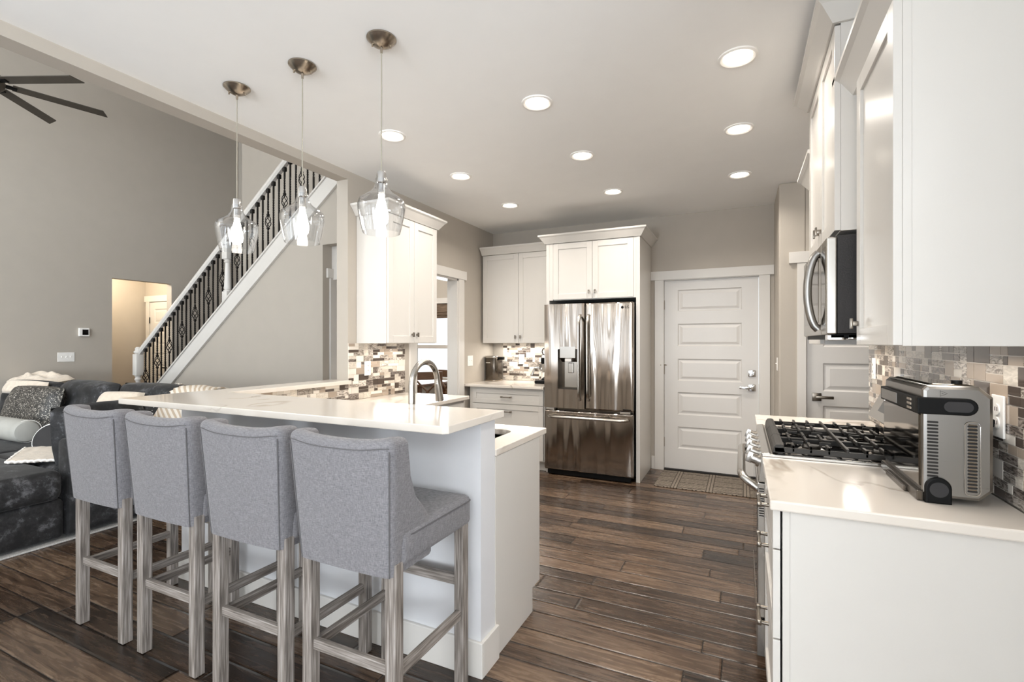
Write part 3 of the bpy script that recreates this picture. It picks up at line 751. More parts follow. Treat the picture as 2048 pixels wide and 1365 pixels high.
for i, (px, lab) in enumerate(((-1.469, 'clear glass jug pendant nearest the refrigerator, rightmost over the bar'), (-1.963, 'clear glass jug pendant in the middle of the three over the bar'), (-2.45, 'clear glass jug pendant nearest the staircase, over the left of the bar'))):
    o = pd if i == 0 else copy_tree(pd)
    o.location = (px, 1.734, zC); o['label'] = lab
    point('pendant_glow', (px, 1.734, 1.93), 1.2, LED, .03)

# ------------------------------------------------------------------ ceiling fan in the great room
fx, fy, fz = -6.0, 1.89, 3.67
fan = empty('ceiling_fan', (fx, fy, fz), 'large dark bronze ceiling fan with long blades in the great room', 'ceiling fan')
mb = MB(); mb.lathe([(.0005, -.07), (.09, -.07), (.12, -.04), (.13, 0), (.11, .06), (.05, .10), (.03, .13)], (fx, fy, fz), 32); mb.build('motor_housing', M['fan'], fan, True)
MB().cyl((fx, fy, fz+.1), (fx, fy, 5.3), .016, n=14).build('downrod', M['fan'], fan, True)
for k in range(7):
    a = math.radians(24 + k*360/7)
    Mx = Matrix.Translation((fx, fy, fz)) @ Matrix.Rotation(a, 4, 'Z') @ Matrix.Rotation(math.radians(-11), 4, 'X')
    mb = MB().xf(Mx); mb.prism([(.17, -.044), (.80, -.046), (.85, .046), (.17, .044)], -.004, .004, 'z'); mb.build('blade', M['fan'], fan)
    mb = MB().xf(Mx); mb.box(.09, .20, -.02, .02, -.012, .006, .003); mb.build('blade_arm', M['black'], fan)

# ------------------------------------------------------------------ cabinets
def shaker(origin, a, n, w, h, t=.02, rail=.058, rec=.009):
    mb = MB().xf(frame_M(origin, a, n)); b = .0015
    mb.box(0, rail, 0, h, 0, t, b); mb.box(w-rail, w, 0, h, 0, t, b); mb.box(rail, w-rail, 0, rail, 0, t, b); mb.box(rail, w-rail, h-rail, h, 0, t, b)
    mb.box(rail-.004, w-rail+.004, rail-.004, h-rail+.004, 0, t-rec)
    return mb
def square_pull(parent, origin, a, n):
    mb = MB().xf(frame_M(origin, a, n)); mb.box(-.006, .006, -.008, .008, 0, .018, .001); mb.box(-.009, .009, -.019, .019, .016, .024, .002); mb.build('knob', M['pull'], parent, True)
def bar_pull(parent, origin, a, n, L=.13):
    mb = MB().xf(frame_M(origin, a, n))
    for sx in (-1, 1): mb.cyl((sx*L*.42, 0, 0), (sx*L*.42, 0, .028), .007, .0055, 12); mb.box(sx*L*.42-.009, sx*L*.42+.009, -.009, .009, .022, .036, .003)
    mb.box(-L*.5, L*.5, -.0055, .0055, .024, .034, .003); mb.build('handle', M['pull'], parent, True)
CROWN = [(0, 0), (.012, 0), (.020, .012), (.055, .060), (.070, .072), (.070, .088), (0, .088)]

def doors_row(parent, origin, a, n, widths, h, gap=.003, knob='center', kz=.07):
    a_ = Vector(a); p = Vector(origin); k = len(widths)
    for i, w in enumerate(widths):
        d = shaker(p + a_*gap/2, a, n, w-gap, h).build('door', M['cab'], parent)
        if knob:
            xx = w-.032 if i % 2 == 0 else .032
            if k == 1: xx = .032 if knob == 'left' else w-.032
            square_pull(d, p + a_*xx + Vector((0, 0, kz)) + Vector(n)*.02, a, n)
        p = p + a_*w

# left wall upper cabinet
c = empty('wall_cabinet', (xL, 3.39, 1.364), 'white two door wall cabinet on the left above the bar end tile', 'cabinet')
mb = MB(); mb.box(xL+.002, -2.54, 3.05, 3.735, 1.364, 2.40, .002); mb.build('body', M['cab'], c)
doors_row(c, (-2.54, 3.058, 1.368), (0, 1, 0), (1, 0, 0), (.333, .340), 1.03)
MB().sweep([(xL+.002, 3.05), (-2.525, 3.05), (-2.525, 3.735), (xL+.002, 3.735)], CROWN, 2.40).build('crown', M['cab'], c)
# back wall upper cabinet
c = empty('wall_cabinet', (-2.35, yB, 1.364), 'white two door wall cabinet between kitchen corner and refrigerator enclosure', 'cabinet')
mb = MB(); mb.box(-2.82, -1.885, 5.15, yB-.002, 1.364, 2.41, .002); mb.build('body', M['cab'], c)
doors_row(c, (-2.812, 5.15, 1.368), (1, 0, 0), (0, -1, 0), (.468, .455), 1.038)
MB().sweep([(-2.82, 5.135), (-1.885, 5.135)], CROWN, 2.41).build('crown', M['cab'], c)
# fridge enclosure
c = empty('refrigerator_enclosure', (-1.39, yB, 0), 'tall white panelled enclosure with two doors above the refrigerator', 'cabinet')
mb = MB(); mb.box(-.94, -.902, 4.83, yB-.002, 0, 2.415, .002); mb.build('side_panel', M['cab'], c)
mb = MB(); mb.box(-1.88, -1.845, 4.83, yB-.002, 0, 2.415, .002); mb.build('side_panel', M['cab'], c)
mb = MB(); mb.box(-1.845, -.94, 4.85, yB-.002, 1.815, 2.415); mb.build('body', M['cab'], c)
for q0, q1 in ((-1.845, -1.805), (-.965, -.94)): B(q0, q1, 4.832, 4.85, 1.815, 2.415, .001).build('face_frame', M['cab'], c)
doors_row(c, (-1.805, 4.85, 1.822), (1, 0, 0), (0, -1, 0), (.425, .415), .585)
MB().sweep([(-1.88, 5.06), (-1.88, 4.83), (-.902, 4.83), (-.902, yB-.002)], CROWN, 2.413).build('crown', M['cab'], c)
B(-1.845, -.94, 5.40, yB-.002, 0, 1.815).build('back_panel', M['dark'], c)
# back drawer base
def drawer_front(parent, origin, a, n, w, h, pull=True, flat=False):
    if flat: mb = MB().xf(frame_M(origin, a, n)).box(0, w, 0, h, 0, .02, .0015)
    else: mb = shaker(origin, a, n, w, h, rail=.045 if h < .2 else .055)
    d = mb.build('drawer', M['cab'], parent)
    if pull: bar_pull(d, Vector(origin)+Vector(a)*w/2+Vector((0, 0, h*.5 if h < .2 else h-.075))+Vector(n)*.02, a, n)
    return d
c = empty('drawer_cabinet', (-2.3, yB, 0), 'white drawer base cabinet under the coffee counter left of refrigerator', 'cabinet')
mb = MB(); mb.box(-2.80, -1.883, 4.81, yB-.002, .10, .876, .001); mb.build('body', M['cab'], c)
B(-2.78, -1.883, 4.87, yB-.01, 0, .10).build('toe_kick', M['kick'], c)
for z0, h in ((.70, .155), (.41, .283), (.115, .288)): drawer_front(c, (-2.755, 4.81, z0), (1, 0, 0), (0, -1, 0), .855, h)
tag(B(xL+.002, -1.882, 4.745, yB-.012, .878, .907, .004).build('countertop', M['quartz']), 'white quartz counter slab with canister beside refrigerator', 'countertop')

# tile
PAL = [((.80, .74, .66), 0, 25), ((.66, .60, .52), .25, 16), ((.43, .35, .28), 0, 16), ((.09, .07, .058), 0, 19), ((.36, .32, .28), 1, 17), ((.55, .50, .45), 1, 10), ((.20, .17, .15), 1, 10)]
WT = {0: [p[2] for p in PAL], 1: [9, 12, 22, 34, 22, 8, 20]}  # second weights darker: dark reflections put into the right wall's tile colour
def pick(k=0):
    t = random.uniform(0, sum(WT[k]))
    for (c_, al, _), w in zip(PAL, WT[k]):
        t -= w
        if t <= 0: break
    f = random.uniform(.88, 1.1)
    return (c_[0]*f, c_[1]*f, c_[2]*f, al)
def tiles(name, origin, a, n, W, H, label, big=1.0, pk=0):
    Mx = frame_M(origin, a, n)
    mb = MB().xf(Mx); lay = mb.bm.loops.layers.float_color.new('Col')
    def tl(x0, x1, y0, y1, col):
        x1 = min(x1, W)
        if x1-x0 < .006: return
        g = .0016; before = len(mb.bm.faces)
        mb.box(x0+g, x1-g, y0+g, y1-g, .002, .007)
        mb.bm.faces.ensure_lookup_table()
        for f in mb.bm.faces[before:]:
            for l in f.loops: l[lay] = col
    u = .0255*big; y = 0
    rows = int(math.ceil(H/(2*u))); rh = H/rows
    for r in range(rows):
        x = -random.choice((0, u, 2*u)); y0 = r*rh; y1 = y0+rh; ym = (y0+y1)/2
        while x < W:
            k = random.random()
            if k < .34:
                w = random.choice((2*u, 4*u, 3*u)); tl(max(0, x), x+w, y0, y1, pick(pk)); x += w
            elif k < .52:
                w = 2*u; tl(max(0, x), x+w, y0, y1, pick(pk)); x += w
            else:
                w = random.choice((4*u, 5*u, 4*u))
                for (ya, yb_) in ((y0, ym), (ym, y1)):
                    xx = x; cuts = [random.choice((2*u, 2.5*u, 3*u)), 99]
                    if random.random() < .35: cuts = [99]
                    for q in cuts:
                        xe = min(x+w, xx+q)
                        if xe-xx > .006: tl(max(0, xx), xe, ya, yb_, pick(pk))
                        xx = xe
                x += w
    before = len(mb.bm.faces); mb.box(0, W, 0, H, 0, .0045); mb.bm.faces.ensure_lookup_table()
    for f in mb.bm.faces[before:]:
        for l in f.loops: l[lay] = (.72, .66, .58, 0)
    return tag(mb.build(name, M['tile']), label, 'backsplash')
tiles('tile_backsplash', (xL, 2.957, .908), (0, 1, 0), (1, 0, 0), .72, .457, 'mosaic tile on the left wall below the white wall cabinet', 1.12)
tiles('tile_backsplash', (xL, 1.89, .908), (0, 1, 0), (1, 0, 0), 1.066, .132, 'low strip of mosaic tile under the raised ledge by the sink', 1.12)
tiles('tile_backsplash', (-2.70, yB, .908), (1, 0, 0), (0, -1, 0), .82, .456, 'mosaic tile behind the coffee counter left of the refrigerator', 1.12)
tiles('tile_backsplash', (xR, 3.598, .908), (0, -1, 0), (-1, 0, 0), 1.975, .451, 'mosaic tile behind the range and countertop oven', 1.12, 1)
plate('wall_outlet', (xL+.008, 3.17, 1.156), (0, 1, 0), (1, 0, 0), .075, .12, 'o', 'white outlet in the mosaic tile below the left wall cabinet', 'outlet')
plate('wall_outlet', (-2.444, yB-.008, 1.168), (1, 0, 0), (0, -1, 0), .075, .12, 'o', 'white outlet in the tile above the coffee counter', 'outlet')
plate('wall_outlet', (xR-.008, 3.45, 1.22), (0, -1, 0), (-1, 0, 0), .075, .12, 'o', 'white outlet at the far end of tile beyond the range', 'outlet')
plate('wall_outlet', (xR-.008, 1.93, 1.15), (0, -1, 0), (-1, 0, 0), .075, .125, 'o', 'white outlet behind the countertop oven with a black plug', 'outlet')

# left and sink base run
c = empty('sink_base_cabinet', (-1.9, 2.2, 0), 'white base cabinet under the sink with plain cream end panel', 'cabinet')
mb = MB(); mb.prism([(1.878, 0), (2.29, 0), (2.29, .12), (2.385, .12), (2.385, .876), (1.878, .876)], -.99, -.966, 'x', .001); mb.build('end_panel', M['cab'], c)
mb = MB(); mb.box(-2.84, -.99, 1.878, 1.89, .12, .876); mb.box(-2.84, -.99, 1.89, 2.36, .12, .14); mb.box(-2.14, -.99, 2.365, 2.385, .12, .876); mb.build('body', M['cab'], c)
B(-2.2, -.99, 2.27, 2.29, 0, .12).build('toe_kick', M['kick'], c)
doors_row(c, (-.995, 2.385, .14), (-1, 0, 0), (0, 1, 0), (.42, .42), .71, kz=.64)
c = empty('corner_base_cabinet', (-2.5, 3.1, 0), 'white base cabinet along the left wall below the tile', 'cabinet')
mb = MB(); mb.box(-2.84, -2.19, 2.39, 3.66, .12, .876, .001); mb.build('body', M['cab'], c)
B(-2.84, -2.25, 2.4, 3.64, 0, .12).build('toe_kick', M['kick'], c)
for k in range(2):
    drawer_front(c, (-2.19, 2.56+k*.54, .70), (0, 1, 0), (1, 0, 0), .52, .155)
    doors_row(c, (-2.19, 2.56+k*.54, .13), (0, 1, 0), (1, 0, 0), (.52,), .56, kz=.5, knob='left')

def flat_slab(outer, holes, z0, z1):
    bm = bmesh.new(); edges = []
    for loop in [outer]+holes:
        vs = [bm.verts.new((p[0], p[1], z1)) for p in loop]
        for i in range(len(vs)): edges.append(bm.edges.new((vs[i], vs[(i+1) % len(vs)])))
    bmesh.ops.triangle_fill(bm, edges=edges, use_beauty=True, use_dissolve=False)
    # drop faces inside holes
    def inside(p, loop):
        r = False; j = len(loop)-1
        for i in range(len(loop)):
            if (loop[i][1] > p.y) != (loop[j][1] > p.y) and p.x < (loop[j][0]-loop[i][0])*(p.y-loop[i][1])/(loop[j][1]-loop[i][1])+loop[i][0]: r = not r
            j = i
        return r
    bad = [f for f in bm.faces if any(inside(f.calc_center_median(), h) for h in holes) or not inside(f.calc_center_median(), outer)]
    if bad: bmesh.ops.delete(bm, geom=bad, context='FACES_ONLY')
    top = bm.faces[:]
    r = bmesh.ops.extrude_face_region(bm, geom=top)
    bmesh.ops.translate(bm, verts=[g for g in r['geom'] if isinstance(g, bmesh.types.BMVert)], vec=(0, 0, z0-z1))
    bmesh.ops.recalc_face_normals(bm, faces=bm.faces[:])
    es = [e for e in bm.edges if len(e.link_faces) == 2 and e.calc_face_angle(0) > 1.2]
    bmesh.ops.bevel(bm, geom=es, offset=.003, segments=2, profile=.5, affect='EDGES', clamp_overlap=True)
    m = MB(); m.bm.free(); m.bm = bm
    return m
def rrect(x0, x1, y0, y1, r, n=6):
    P = []
    for cx, cy, a0 in ((x1-r, y1-r, 0), (x0+r, y1-r, PI/2), (x0+r, y0+r, PI), (x1-r, y0+r, 1.5*PI)):
        for i in range(n+1): a = a0+PI/2*i/n; P.append((cx+r*math.cos(a), cy+r*math.sin(a)))
    return P
hole = rrect(-1.83, -1.085, 2.0, 2.335, .07)
cs = flat_slab([(xL+.002, 1.878), (-.962, 1.878), (-.962, 2.475), (-2.15, 2.475), (-2.15, 3.685), (xL+.002, 3.685)], [hole], .877, .907).build('sink_countertop', M['quartz'])
tag(cs, 'lower white quartz counter with the undermount sink and faucet', 'countertop')
sk = MB(); hb = rrect(-1.845, -1.07, 1.985, 2.35, .08)
A = [sk.v((p[0], p[1], .874)) for p in hb]; Bv = [sk.v((p[0]*.97-.044, 2.1675+(p[1]-2.1675)*.94, .68)) for p in hb]; k = len(A)
for i in range(k): sk.bm.faces.new([A[i], A[(i+1) % k], Bv[(i+1) % k], Bv[i]])
sk.bm.faces.new(list(reversed(Bv)))
so = sk.build('sink', M['darksteel'], None, True); tag(so, 'undermount stainless sink basin in the lower counter', 'sink')
md = so.modifiers.new('s', 'SOLIDIFY'); md.thickness = .002; md.offset = 1
bt = flat_slab([(-3.022, 1.46), (-.965, 1.46), (-.947, 1.478), (-.947, 1.925), (-2.80, 1.925), (-2.80, 2.953), (-3.022, 2.953)], [], 1.042, 1.072).build('breakfast_bar', M['quartz'])
tag(bt, 'raised white quartz breakfast bar slab turning the corner above the stools', 'countertop')
# faucet
f = empty('faucet', (-1.46, 1.945, .907), 'tall brushed nickel gooseneck faucet with pull-down sprayer at the sink', 'faucet')
MB().cyl((-1.46, 1.945, .907), (-1.46, 1.945, .93), .027, .023, 24).build('base', M['steel'], f, True)
pts = [(-1.46, 1.945, .925), (-1.46, 1.945, 1.13)]
for i in range(17):
    a = PI*i/16*1.02; pts.append((-1.46, 2.055-.11*math.cos(a), 1.16+.112*math.sin(a)))
MB().tube(pts, [.0165]*2+[.0155]*17, 16).build('neck', M['steel'], f, True)
MB().cyl((-1.46, 2.165, 1.165), (-1.46, 2.188, 1.062), .0165, .0235, 20).build('spray_head', M['steel'], f, True)
mb = MB(); mb.cyl((-1.44, 1.945, .965), (-1.405, 1.945, .965), .012, n=14); mb.tube([(-1.405, 1.945, .965), (-1.385, 1.945, .985), (-1.365, 1.945, 1.03)], [.008, .007, .005], 10); mb.build('lever', M['steel'], f, True)

# canister and coffee machine on the back counter
c = empty('coffee_canister', (-2.74, 5.29, .907), 'dark metallic pod coffee brewer standing on the coffee counter corner', 'coffee maker')
mb = MB(); mb.prism(rrect(-2.83, -2.66, 5.19, 5.40, .055), .925, 1.185, 'z', .004); mb.build('body', M['darksteel'], c, True)
mb = MB(); mb.prism(rrect(-2.833, -2.657, 5.187, 5.403, .055), .9072, .925, 'z', .003); mb.build('base', M['nickel'], c, True)
mb = MB(); mb.prism(rrect(-2.832, -2.658, 5.188, 5.402, .055), 1.185, 1.212, 'z', .006); mb.build('lid', M['steel'], c, True)
mb = MB(); mb.box(-2.69, -2.60, 5.24, 5.30, 1.165, 1.20, .006); mb.build('spout', M['black'], c, True)
mb = MB(); mb.box(-2.80, -2.74, 5.184, 5.19, 1.125, 1.135, .002); mb.build('badge', M['chrome'], c)
c = empty('espresso_machine', (-2.02, 5.24, .907), 'chrome and black espresso machine half hidden behind the refrigerator', 'coffee maker')
mb = MB(); mb.box(-2.13, -1.90, 5.10, 5.42, .9072, .94, .008); mb.build('drip_tray', M['black'], c, True)
mb = MB(); mb.box(-2.10, -1.90, 5.22, 5.42, .94, 1.24, .015); mb.build('body', M['chrome'], c, True)
mb = MB(); mb.lathe([(.0005, 0), (.05, 0), (.055, .03), (.04, .05), (.045, .09), (.0005, .09)], (-2.06, 5.16, 1.04), 20); mb.build('portafilter', M['chrome'], c, True)
mb = MB(); mb.tube([(-2.08, 5.14, 1.09), (-2.13, 5.10, 1.08), (-2.15, 5.08, 1.0)], [.011, .012, .013], 10); mb.build('handle', M['chrome'], c, True)
mb = MB(); mb.box(-2.085, -1.92, 5.18, 5.22, 1.13, 1.20, .01); mb.build('panel', M['black'], c, True)
mb = MB(); pp = [( -2.03+.04*math.cos(2*PI*i/20), 5.19, 1.27+.04*math.sin(2*PI*i/20)) for i in range(20)]; mb.tube(pp, .006, 8, closed=True); mb.build('gauge', M['black'], c, True)

# ------------------------------------------------------------------ refrigerator
fr = empty('refrigerator', (-1.41, 5.0, 0), 'stainless french door refrigerator with dispenser and bottom freezer drawer', 'refrigerator')
fx0, fx1, fyd, fyb = -1.868, -.95, 4.745, 4.815
B(fx0+.008, fx1-.008, fyb, 5.39, .035, 1.745, .004).build('body', M['darksteel'], fr)
def fdoor(x0, x1, z0, z1, hole=None):
    mb = MB()
    if hole is None:
        mb.box(x0, x1, fyd, fyb-.006, z0, z1, .012, 3)
        return mb
    a, b2, c0, d0 = hole
    xs_ = [x0, a, b2, x1]; zs_ = [z0, c0, d0, z1]
    V = {}
    def bow(xx): return fyd
    for i, xx in enumerate(xs_):
        for j, zz in enumerate(zs_): V[i, j] = mb.v((xx, fyd, zz))
    for i in range(3):
        for j in range(3):
            if (i, j) != (1, 1): mb.bm.faces.new([V[i, j], V[i+1, j], V[i+1, j+1], V[i, j+1]])
    W = {}
    for i in (0, 3):
        for j in range(4): W[i, j] = mb.v((xs_[i], fyb-.006, zs_[j]))
    for i in (1, 2):
        for j in (0, 3): W[i, j] = mb.v((xs_[i], fyb-.006, zs_[j]))
    for j in range(3):
        mb.bm.faces.new([V[0, j], V[0, j+1], W[0, j+1], W[0, j]]); mb.bm.faces.new([V[3, j+1], V[3, j], W[3, j], W[3, j+1]])
    for i in range(3):
        mb.bm.faces.new([V[i+1, 0], V[i, 0], W[i, 0], W[i+1, 0]]); mb.bm.faces.new([V[i, 3], V[i+1, 3], W[i+1, 3], W[i, 3]])
    return mb
hx0, hx1, hz0, hz1 = -1.715, -1.505, .90, 1.30
xm = -1.432
dl = fdoor(fx0, xm-.004, .70, 1.768, (hx0, hx1, hz0, hz1)).build('left_door', M['fridge'], fr)
dr = fdoor(xm+.004, fx1, .70, 1.768).build('right_door', M['fridge'], fr)
fz = fdoor(fx0, fx1, .06, .672).build('freezer_drawer', M['fridge'], fr)
mb = MB(); mb.box(hx0, hx1, fyd+.06, fyd+.066, hz0, hz1); mb.box(hx0-.004, hx0, fyd, fyd+.066, hz0, hz1); mb.box(hx1, hx1+.004, fyd, fyd+.066, hz0, hz1); mb.box(hx0, hx1, fyd, fyd+.066, hz1, hz1+.004); mb.box(hx0, hx1, fyd, fyd+.066, hz0-.004, hz0)
dp = mb.build('dispenser', M['darksteel'], dl)
B(hx0+.05, hx1-.022, fyd+.052, fyd+.06, hz0+.01, hz1-.12, .003).build('dispenser_back', M['steel'], dl)
mb = MB(); mb.prism([(fyd-.012, hz1-.085), (fyd-.012, hz1+.03), (fyd+.055, hz1+.03), (fyd+.055, hz1-.13)], hx0+.02, hx1-.025, 'x', .003); mb.build('control_panel', M['steel'], dl)
mb = MB(); mb.box(hx0+.07, hx1-.07, fyd+.0, fyd+.04, hz1-.125, hz1-.088, .006); mb.build('ice_chute', M['plate'], dl)
mb = MB(); mb.box(hx0+.095, hx1-.06, fyd+.03, fyd+.05, hz0+.16, hz0+.265, .006); mb.build('paddle', M['steel'], dl)
def fhandle(parent, xx, sgn):
    mb = MB(); P = []
    for i in range(25):
        t = i/24; z = .79 + .86*t; e = min(1, 4*t*(1-t)*3.2)
        P.append((xx, fyd-.003-.052*e**.5*(1 if .02 < t < .98 else .3), z))
    mb.tube(P, .017, 12, flat=.55); mb.build('handle', M['steel'], parent, True)
fhandle(dl, xm-.045, -1); fhandle(dr, xm+.045, 1)
mb = MB(); P = []
for i in range(33):
    t = i/32; e = min(1, 4*t*(1-t)*3.2)
    P.append((fx0+.05+(fx1-fx0-.1)*t, fyd-.003-.052*e**.5*(1 if .015 < t < .985 else .3), .615))
mb.tube(P, .017, 12, flat=.8); mb.build('handle', M['steel'], fz, True)
mb = MB(); mb.box(fx0+.02, fx0+.11, fyd-.005, fyd+.05, .673, .698, .004); mb.box(fx1-.13, fx1-.03, fyd-.005, fyd+.05, .673, .698, .004); mb.build('hinge_cover', M['chrome'], fr)
mb = MB(); mb.box(fx0+.03, fx1-.03, fyd+.02, fyd+.06, .012, .058); mb.build('kick_grille', M['black'], fr)
mb = MB()
for xx in (fx0+.06, fx1-.06): mb.cyl((xx, 4.85, 0), (xx, 4.85, .036), .02, n=12); mb.cyl((xx, 5.3, 0), (xx, 5.3, .036), .02, n=12)
mb.build('foot', M['black'], fr)
B(fx1-.10, fx1-.02, fyd-.0012, fyd, .712, .722).build('nameplate', M['black'], dr)
def text(body, size, origin, a, n, mat, name, parent, ext=.0006):
    cu = bpy.data.curves.new(name, 'FONT'); cu.body = body; cu.size = size; cu.extrude = ext; cu.align_x = 'CENTER'; cu.align_y = 'CENTER'
    cu.materials.append(mat); tmp = bpy.data.objects.new('tmp', cu); COL.objects.link(tmp)
    me = bpy.data.meshes.new_from_object(tmp); bpy.data.objects.remove(tmp)
    o = bpy.data.objects.new(name, me); COL.objects.link(o)
    o.matrix_world = frame_M(origin, a, n); o.parent = parent; o.matrix_parent_inverse = parent.matrix_basis.inverted() if parent.type == 'EMPTY' else Matrix.Identity(4)
    return o
o = text('LG', .036, (fx1-.06, fyd-.001, 1.715), (1, 0, 0), (0, -1, 0), M['black'], 'lettering', dr)
mb = MB(); mb.cyl((fx1-.105, fyd, 1.715), (fx1-.105, fyd-.0012, 1.715), .013, n=24)
em = mb.build('emblem', M['black'], dr)

# ------------------------------------------------------------------ right hand run
ry0, ry1 = 2.229, 3.016
c = empty('drawer_cabinet', (.40, 1.93, 0), 'white three drawer base cabinet with broad end panel right of range', 'cabinet')
mb = MB(); mb.box(.112, xR-.002, 1.642, ry0-.004, .10, .876); mb.build('body', M['cab'], c)
mb = MB(); mb.box(.126, xR-.002, 1.634, 1.642, 0, .876, .001); mb.build('end_panel', M['cab'], c)
mb = MB(); mb.box(.107, .126, 1.636, 1.67, .10, .876, .001); mb.build('face_frame', M['cab'], c)
B(.17, xR-.002, 1.65, ry0-.004, 0, .10).build('toe_kick', M['kick'], c)
for z0, h in ((.757, .115), (.49, .262), (.115, .370)):
    drawer_front(c, (.102, ry0-.01, z0), (0, -1, 0), (-1, 0, 0), ry0-.01-1.645, h, True, h < .2)
c = empty('base_cabinet', (.40, 3.25, 0), 'white base cabinet between range and pantry door', 'cabinet')
mb = MB(); mb.box(.112, xR-.002, ry1+.004, 3.48, .10, .876); mb.build('body', M['cab'], c)
B(.17, xR-.002, ry1+.004, 3.48, 0, .10).build('toe_kick', M['kick'], c)
doors_row(c, (.112, 3.475, .115), (0, -1, 0), (-1, 0, 0), (.45,), .75, kz=.68)
tag(B(.073, xR-.008, 1.616, ry0-.003, .877, .907, .005).build('countertop', M['quartz']), 'white quartz counter under the countertop oven, front right', 'countertop')
tag(B(.073, xR-.008, ry1+.003, 3.508, .877, .907, .005).build('countertop', M['quartz']), 'white quartz counter piece on the far side of the range', 'countertop')
# upper cabinets
c = empty('wall_cabinet', (.54, 1.93, 1.36), 'large white wall cabinet nearest the camera at right edge', 'cabinet')
mb = MB(); mb.box(.412, xR-.002, 1.642, ry0-.006, 1.36, 2.31, .001); mb.build('body', M['cab'], c)
mb = MB(); mb.box(.392, .412, 1.642, ry0-.006, 1.36, 2.31, .001); mb.build('face_frame', M['cab'], c)
d = shaker((.392, 2.112, 1.362), (0, -1, 0), (-1, 0, 0), .468, .945, t=.021).build('door', M['cab'], c)
square_pull(d, (.371, 2.085, 1.437), (0, -1, 0), (-1, 0, 0))
MB().sweep([(xR-.002, ry0-.006), (.392, ry0-.006), (.392, 1.642), (xR-.002, 1.642)], CROWN, 2.311).build('crown', M['cab'], c)
c = empty('wall_cabinet', (.52, 2.62, 1.8), 'tall white cabinet with two doors above the microwave', 'cabinet')
mb = MB(); mb.box(.342, xR-.002, ry0+.002, ry1-.002, 1.80, 2.60, .001); mb.build('body', M['cab'], c)
doors_row(c, (.342, ry1-.003, 1.803), (0, -1, 0), (-1, 0, 0), (.390, .389), .79)
MB().sweep([(xR-.002, ry1), (.325, ry1), (.325, ry0), (xR-.002, ry0)], CROWN, 2.597).build('crown', M['cab'], c)
c = empty('wall_cabinet', (.54, 3.25, 1.36), 'white wall cabinet on the far side of the microwave', 'cabinet')
mb = MB(); mb.box(.392, xR-.002, ry1+.004, 3.50, 1.36, 2.31, .001); mb.build('body', M['cab'], c)
doors_row(c, (.392, 3.495, 1.363), (0, -1, 0), (-1, 0, 0), (.47,), .94)
MB().sweep([(xR-.002, 3.50), (.385, 3.50), (.385, ry1+.004)], CROWN, 2.311).build('crown', M['cab'], c)

# microwave
mw = empty('microwave', (.5, 2.62, 1.4), 'stainless over-the-range microwave with curved bar handle under tall cabinet', 'microwave')
B(.332, xR-.004, ry0+.008, ry1-.008, 1.405, 1.785, .002).build('case', M['microcase'], mw)
mb = MB(); mb.box(.296, .331, ry0+.006, ry0+.15, 1.402, 1.78, .006, 3); mb.build('control_panel', M['steel'], mw)
mb = MB(); mb.box(.296, .331, ry0+.153, ry1-.006, 1.402, 1.78, .006, 3); dr_ = mb.build('door', M['steel'], mw)
B(.2945, .297, ry0+.23, ry1-.05, 1.455, 1.73, .001).build('window', M['mirrorsteel'], dr_)
B(.2945, .297, ry0+.03, ry0+.13, 1.44, 1.75, .001).build('keypad', M['mirrorsteel'], mw)
mb = MB(); P = []
for i in range(21):
    t = i/20; P.append((.292-.040*math.sin(PI*t)**.55, ry0+.20, 1.425+.325*t))
mb.tube(P, .0165, 14); mb.build('handle', M['ovensteel'], dr_, True)
mb = MB(); mb.box(.31, .66, ry0+.03, ry1-.03, 1.385, 1.405, .004); mb.build('vent_base', M['black'], mw)
mb = MB(); mb.box(.302, .36, ry0+.03, ry0+.09, 1.378, 1.402, .004); mb.box(.37, .42, ry0+.03, ry0+.08, 1.382, 1.402, .003); mb.build('lamp_cover', M['chrome'], mw)

# range
rg = empty('gas_range', (.40, 2.62, 0), 'stainless slide-in gas range with black cast iron grates and front knobs', 'range')
B(.105, .66, ry0+.004, ry1-.004, .09, .895, .002).build('body', M['darksteel'], rg)
mb = MB(); mb.prism([(.062, .80), (.105, .80), (.105, .92), (.098, .922), (.072, .918)], ry0+.002, ry1-.002, 'y', .003); mb.build('control_panel', M['steel'], rg)
mb = MB(); mb.box(.072, .66, ry0+.001, ry1-.001, .898, .917, .003); mb.build('cooktop', M['steel'], rg)
B(.128, .625, ry0+.02, ry1-.02, .9165, .9185, .001).build('burner_pan', M['blackglass'], rg)
mb = MB(); mb.box(.056, .086, ry0+.006, ry1-.006, .245, .795, .004, 2); od = mb.build('oven_door', M['steel'], rg)
B(.0545, .057, ry0+.03, ry1-.03, .27, .77, .001).build('door_glass', M['blackglass'], od)
B(.07, .105, ry0+.01, ry1-.01, .775, .80).build('vent_gap', M['black'], rg)
mb = MB()
for i in range(12): mb.box(.062, .08, ry0+.0052, ry0+.0062, .66+.010*i, .664+.010*i)
mb.build('vent_slots', M['black'], od)
mb = MB(); P = [(.06, ry0+.035, .765), (.03, ry0+.037, .785), (.008, ry0+.05, .80), (-.002, ry0+.09, .806)]
P += [(-.004, ry0+.12+(ry1-ry0-.24)*i/8, .807) for i in range(9)] + [(-.002, ry1-.09, .806), (.008, ry1-.05, .80), (.03, ry1-.037, .785), (.06, ry1-.035, .765)]
mb.tube(P, .017, 14); mb.build('handle', M['steel'], od, True)
mb = MB(); mb.box(.054, .086, ry0+.006, ry1-.006, .085, .225, .004, 2); mb.build('storage_drawer', M['steel'], rg)
B(.075, .105, ry0+.01, ry1-.01, .225, .245).build('drawer_gap', M['black'], rg)
mb = MB()
for yy in (ry0+.06, ry1-.06): mb.cyl((.14, yy, 0), (.14, yy, .09), .016, n=10); mb.cyl((.6, yy, 0), (.6, yy, .09), .016, n=10)
mb.build('foot', M['black'], rg)
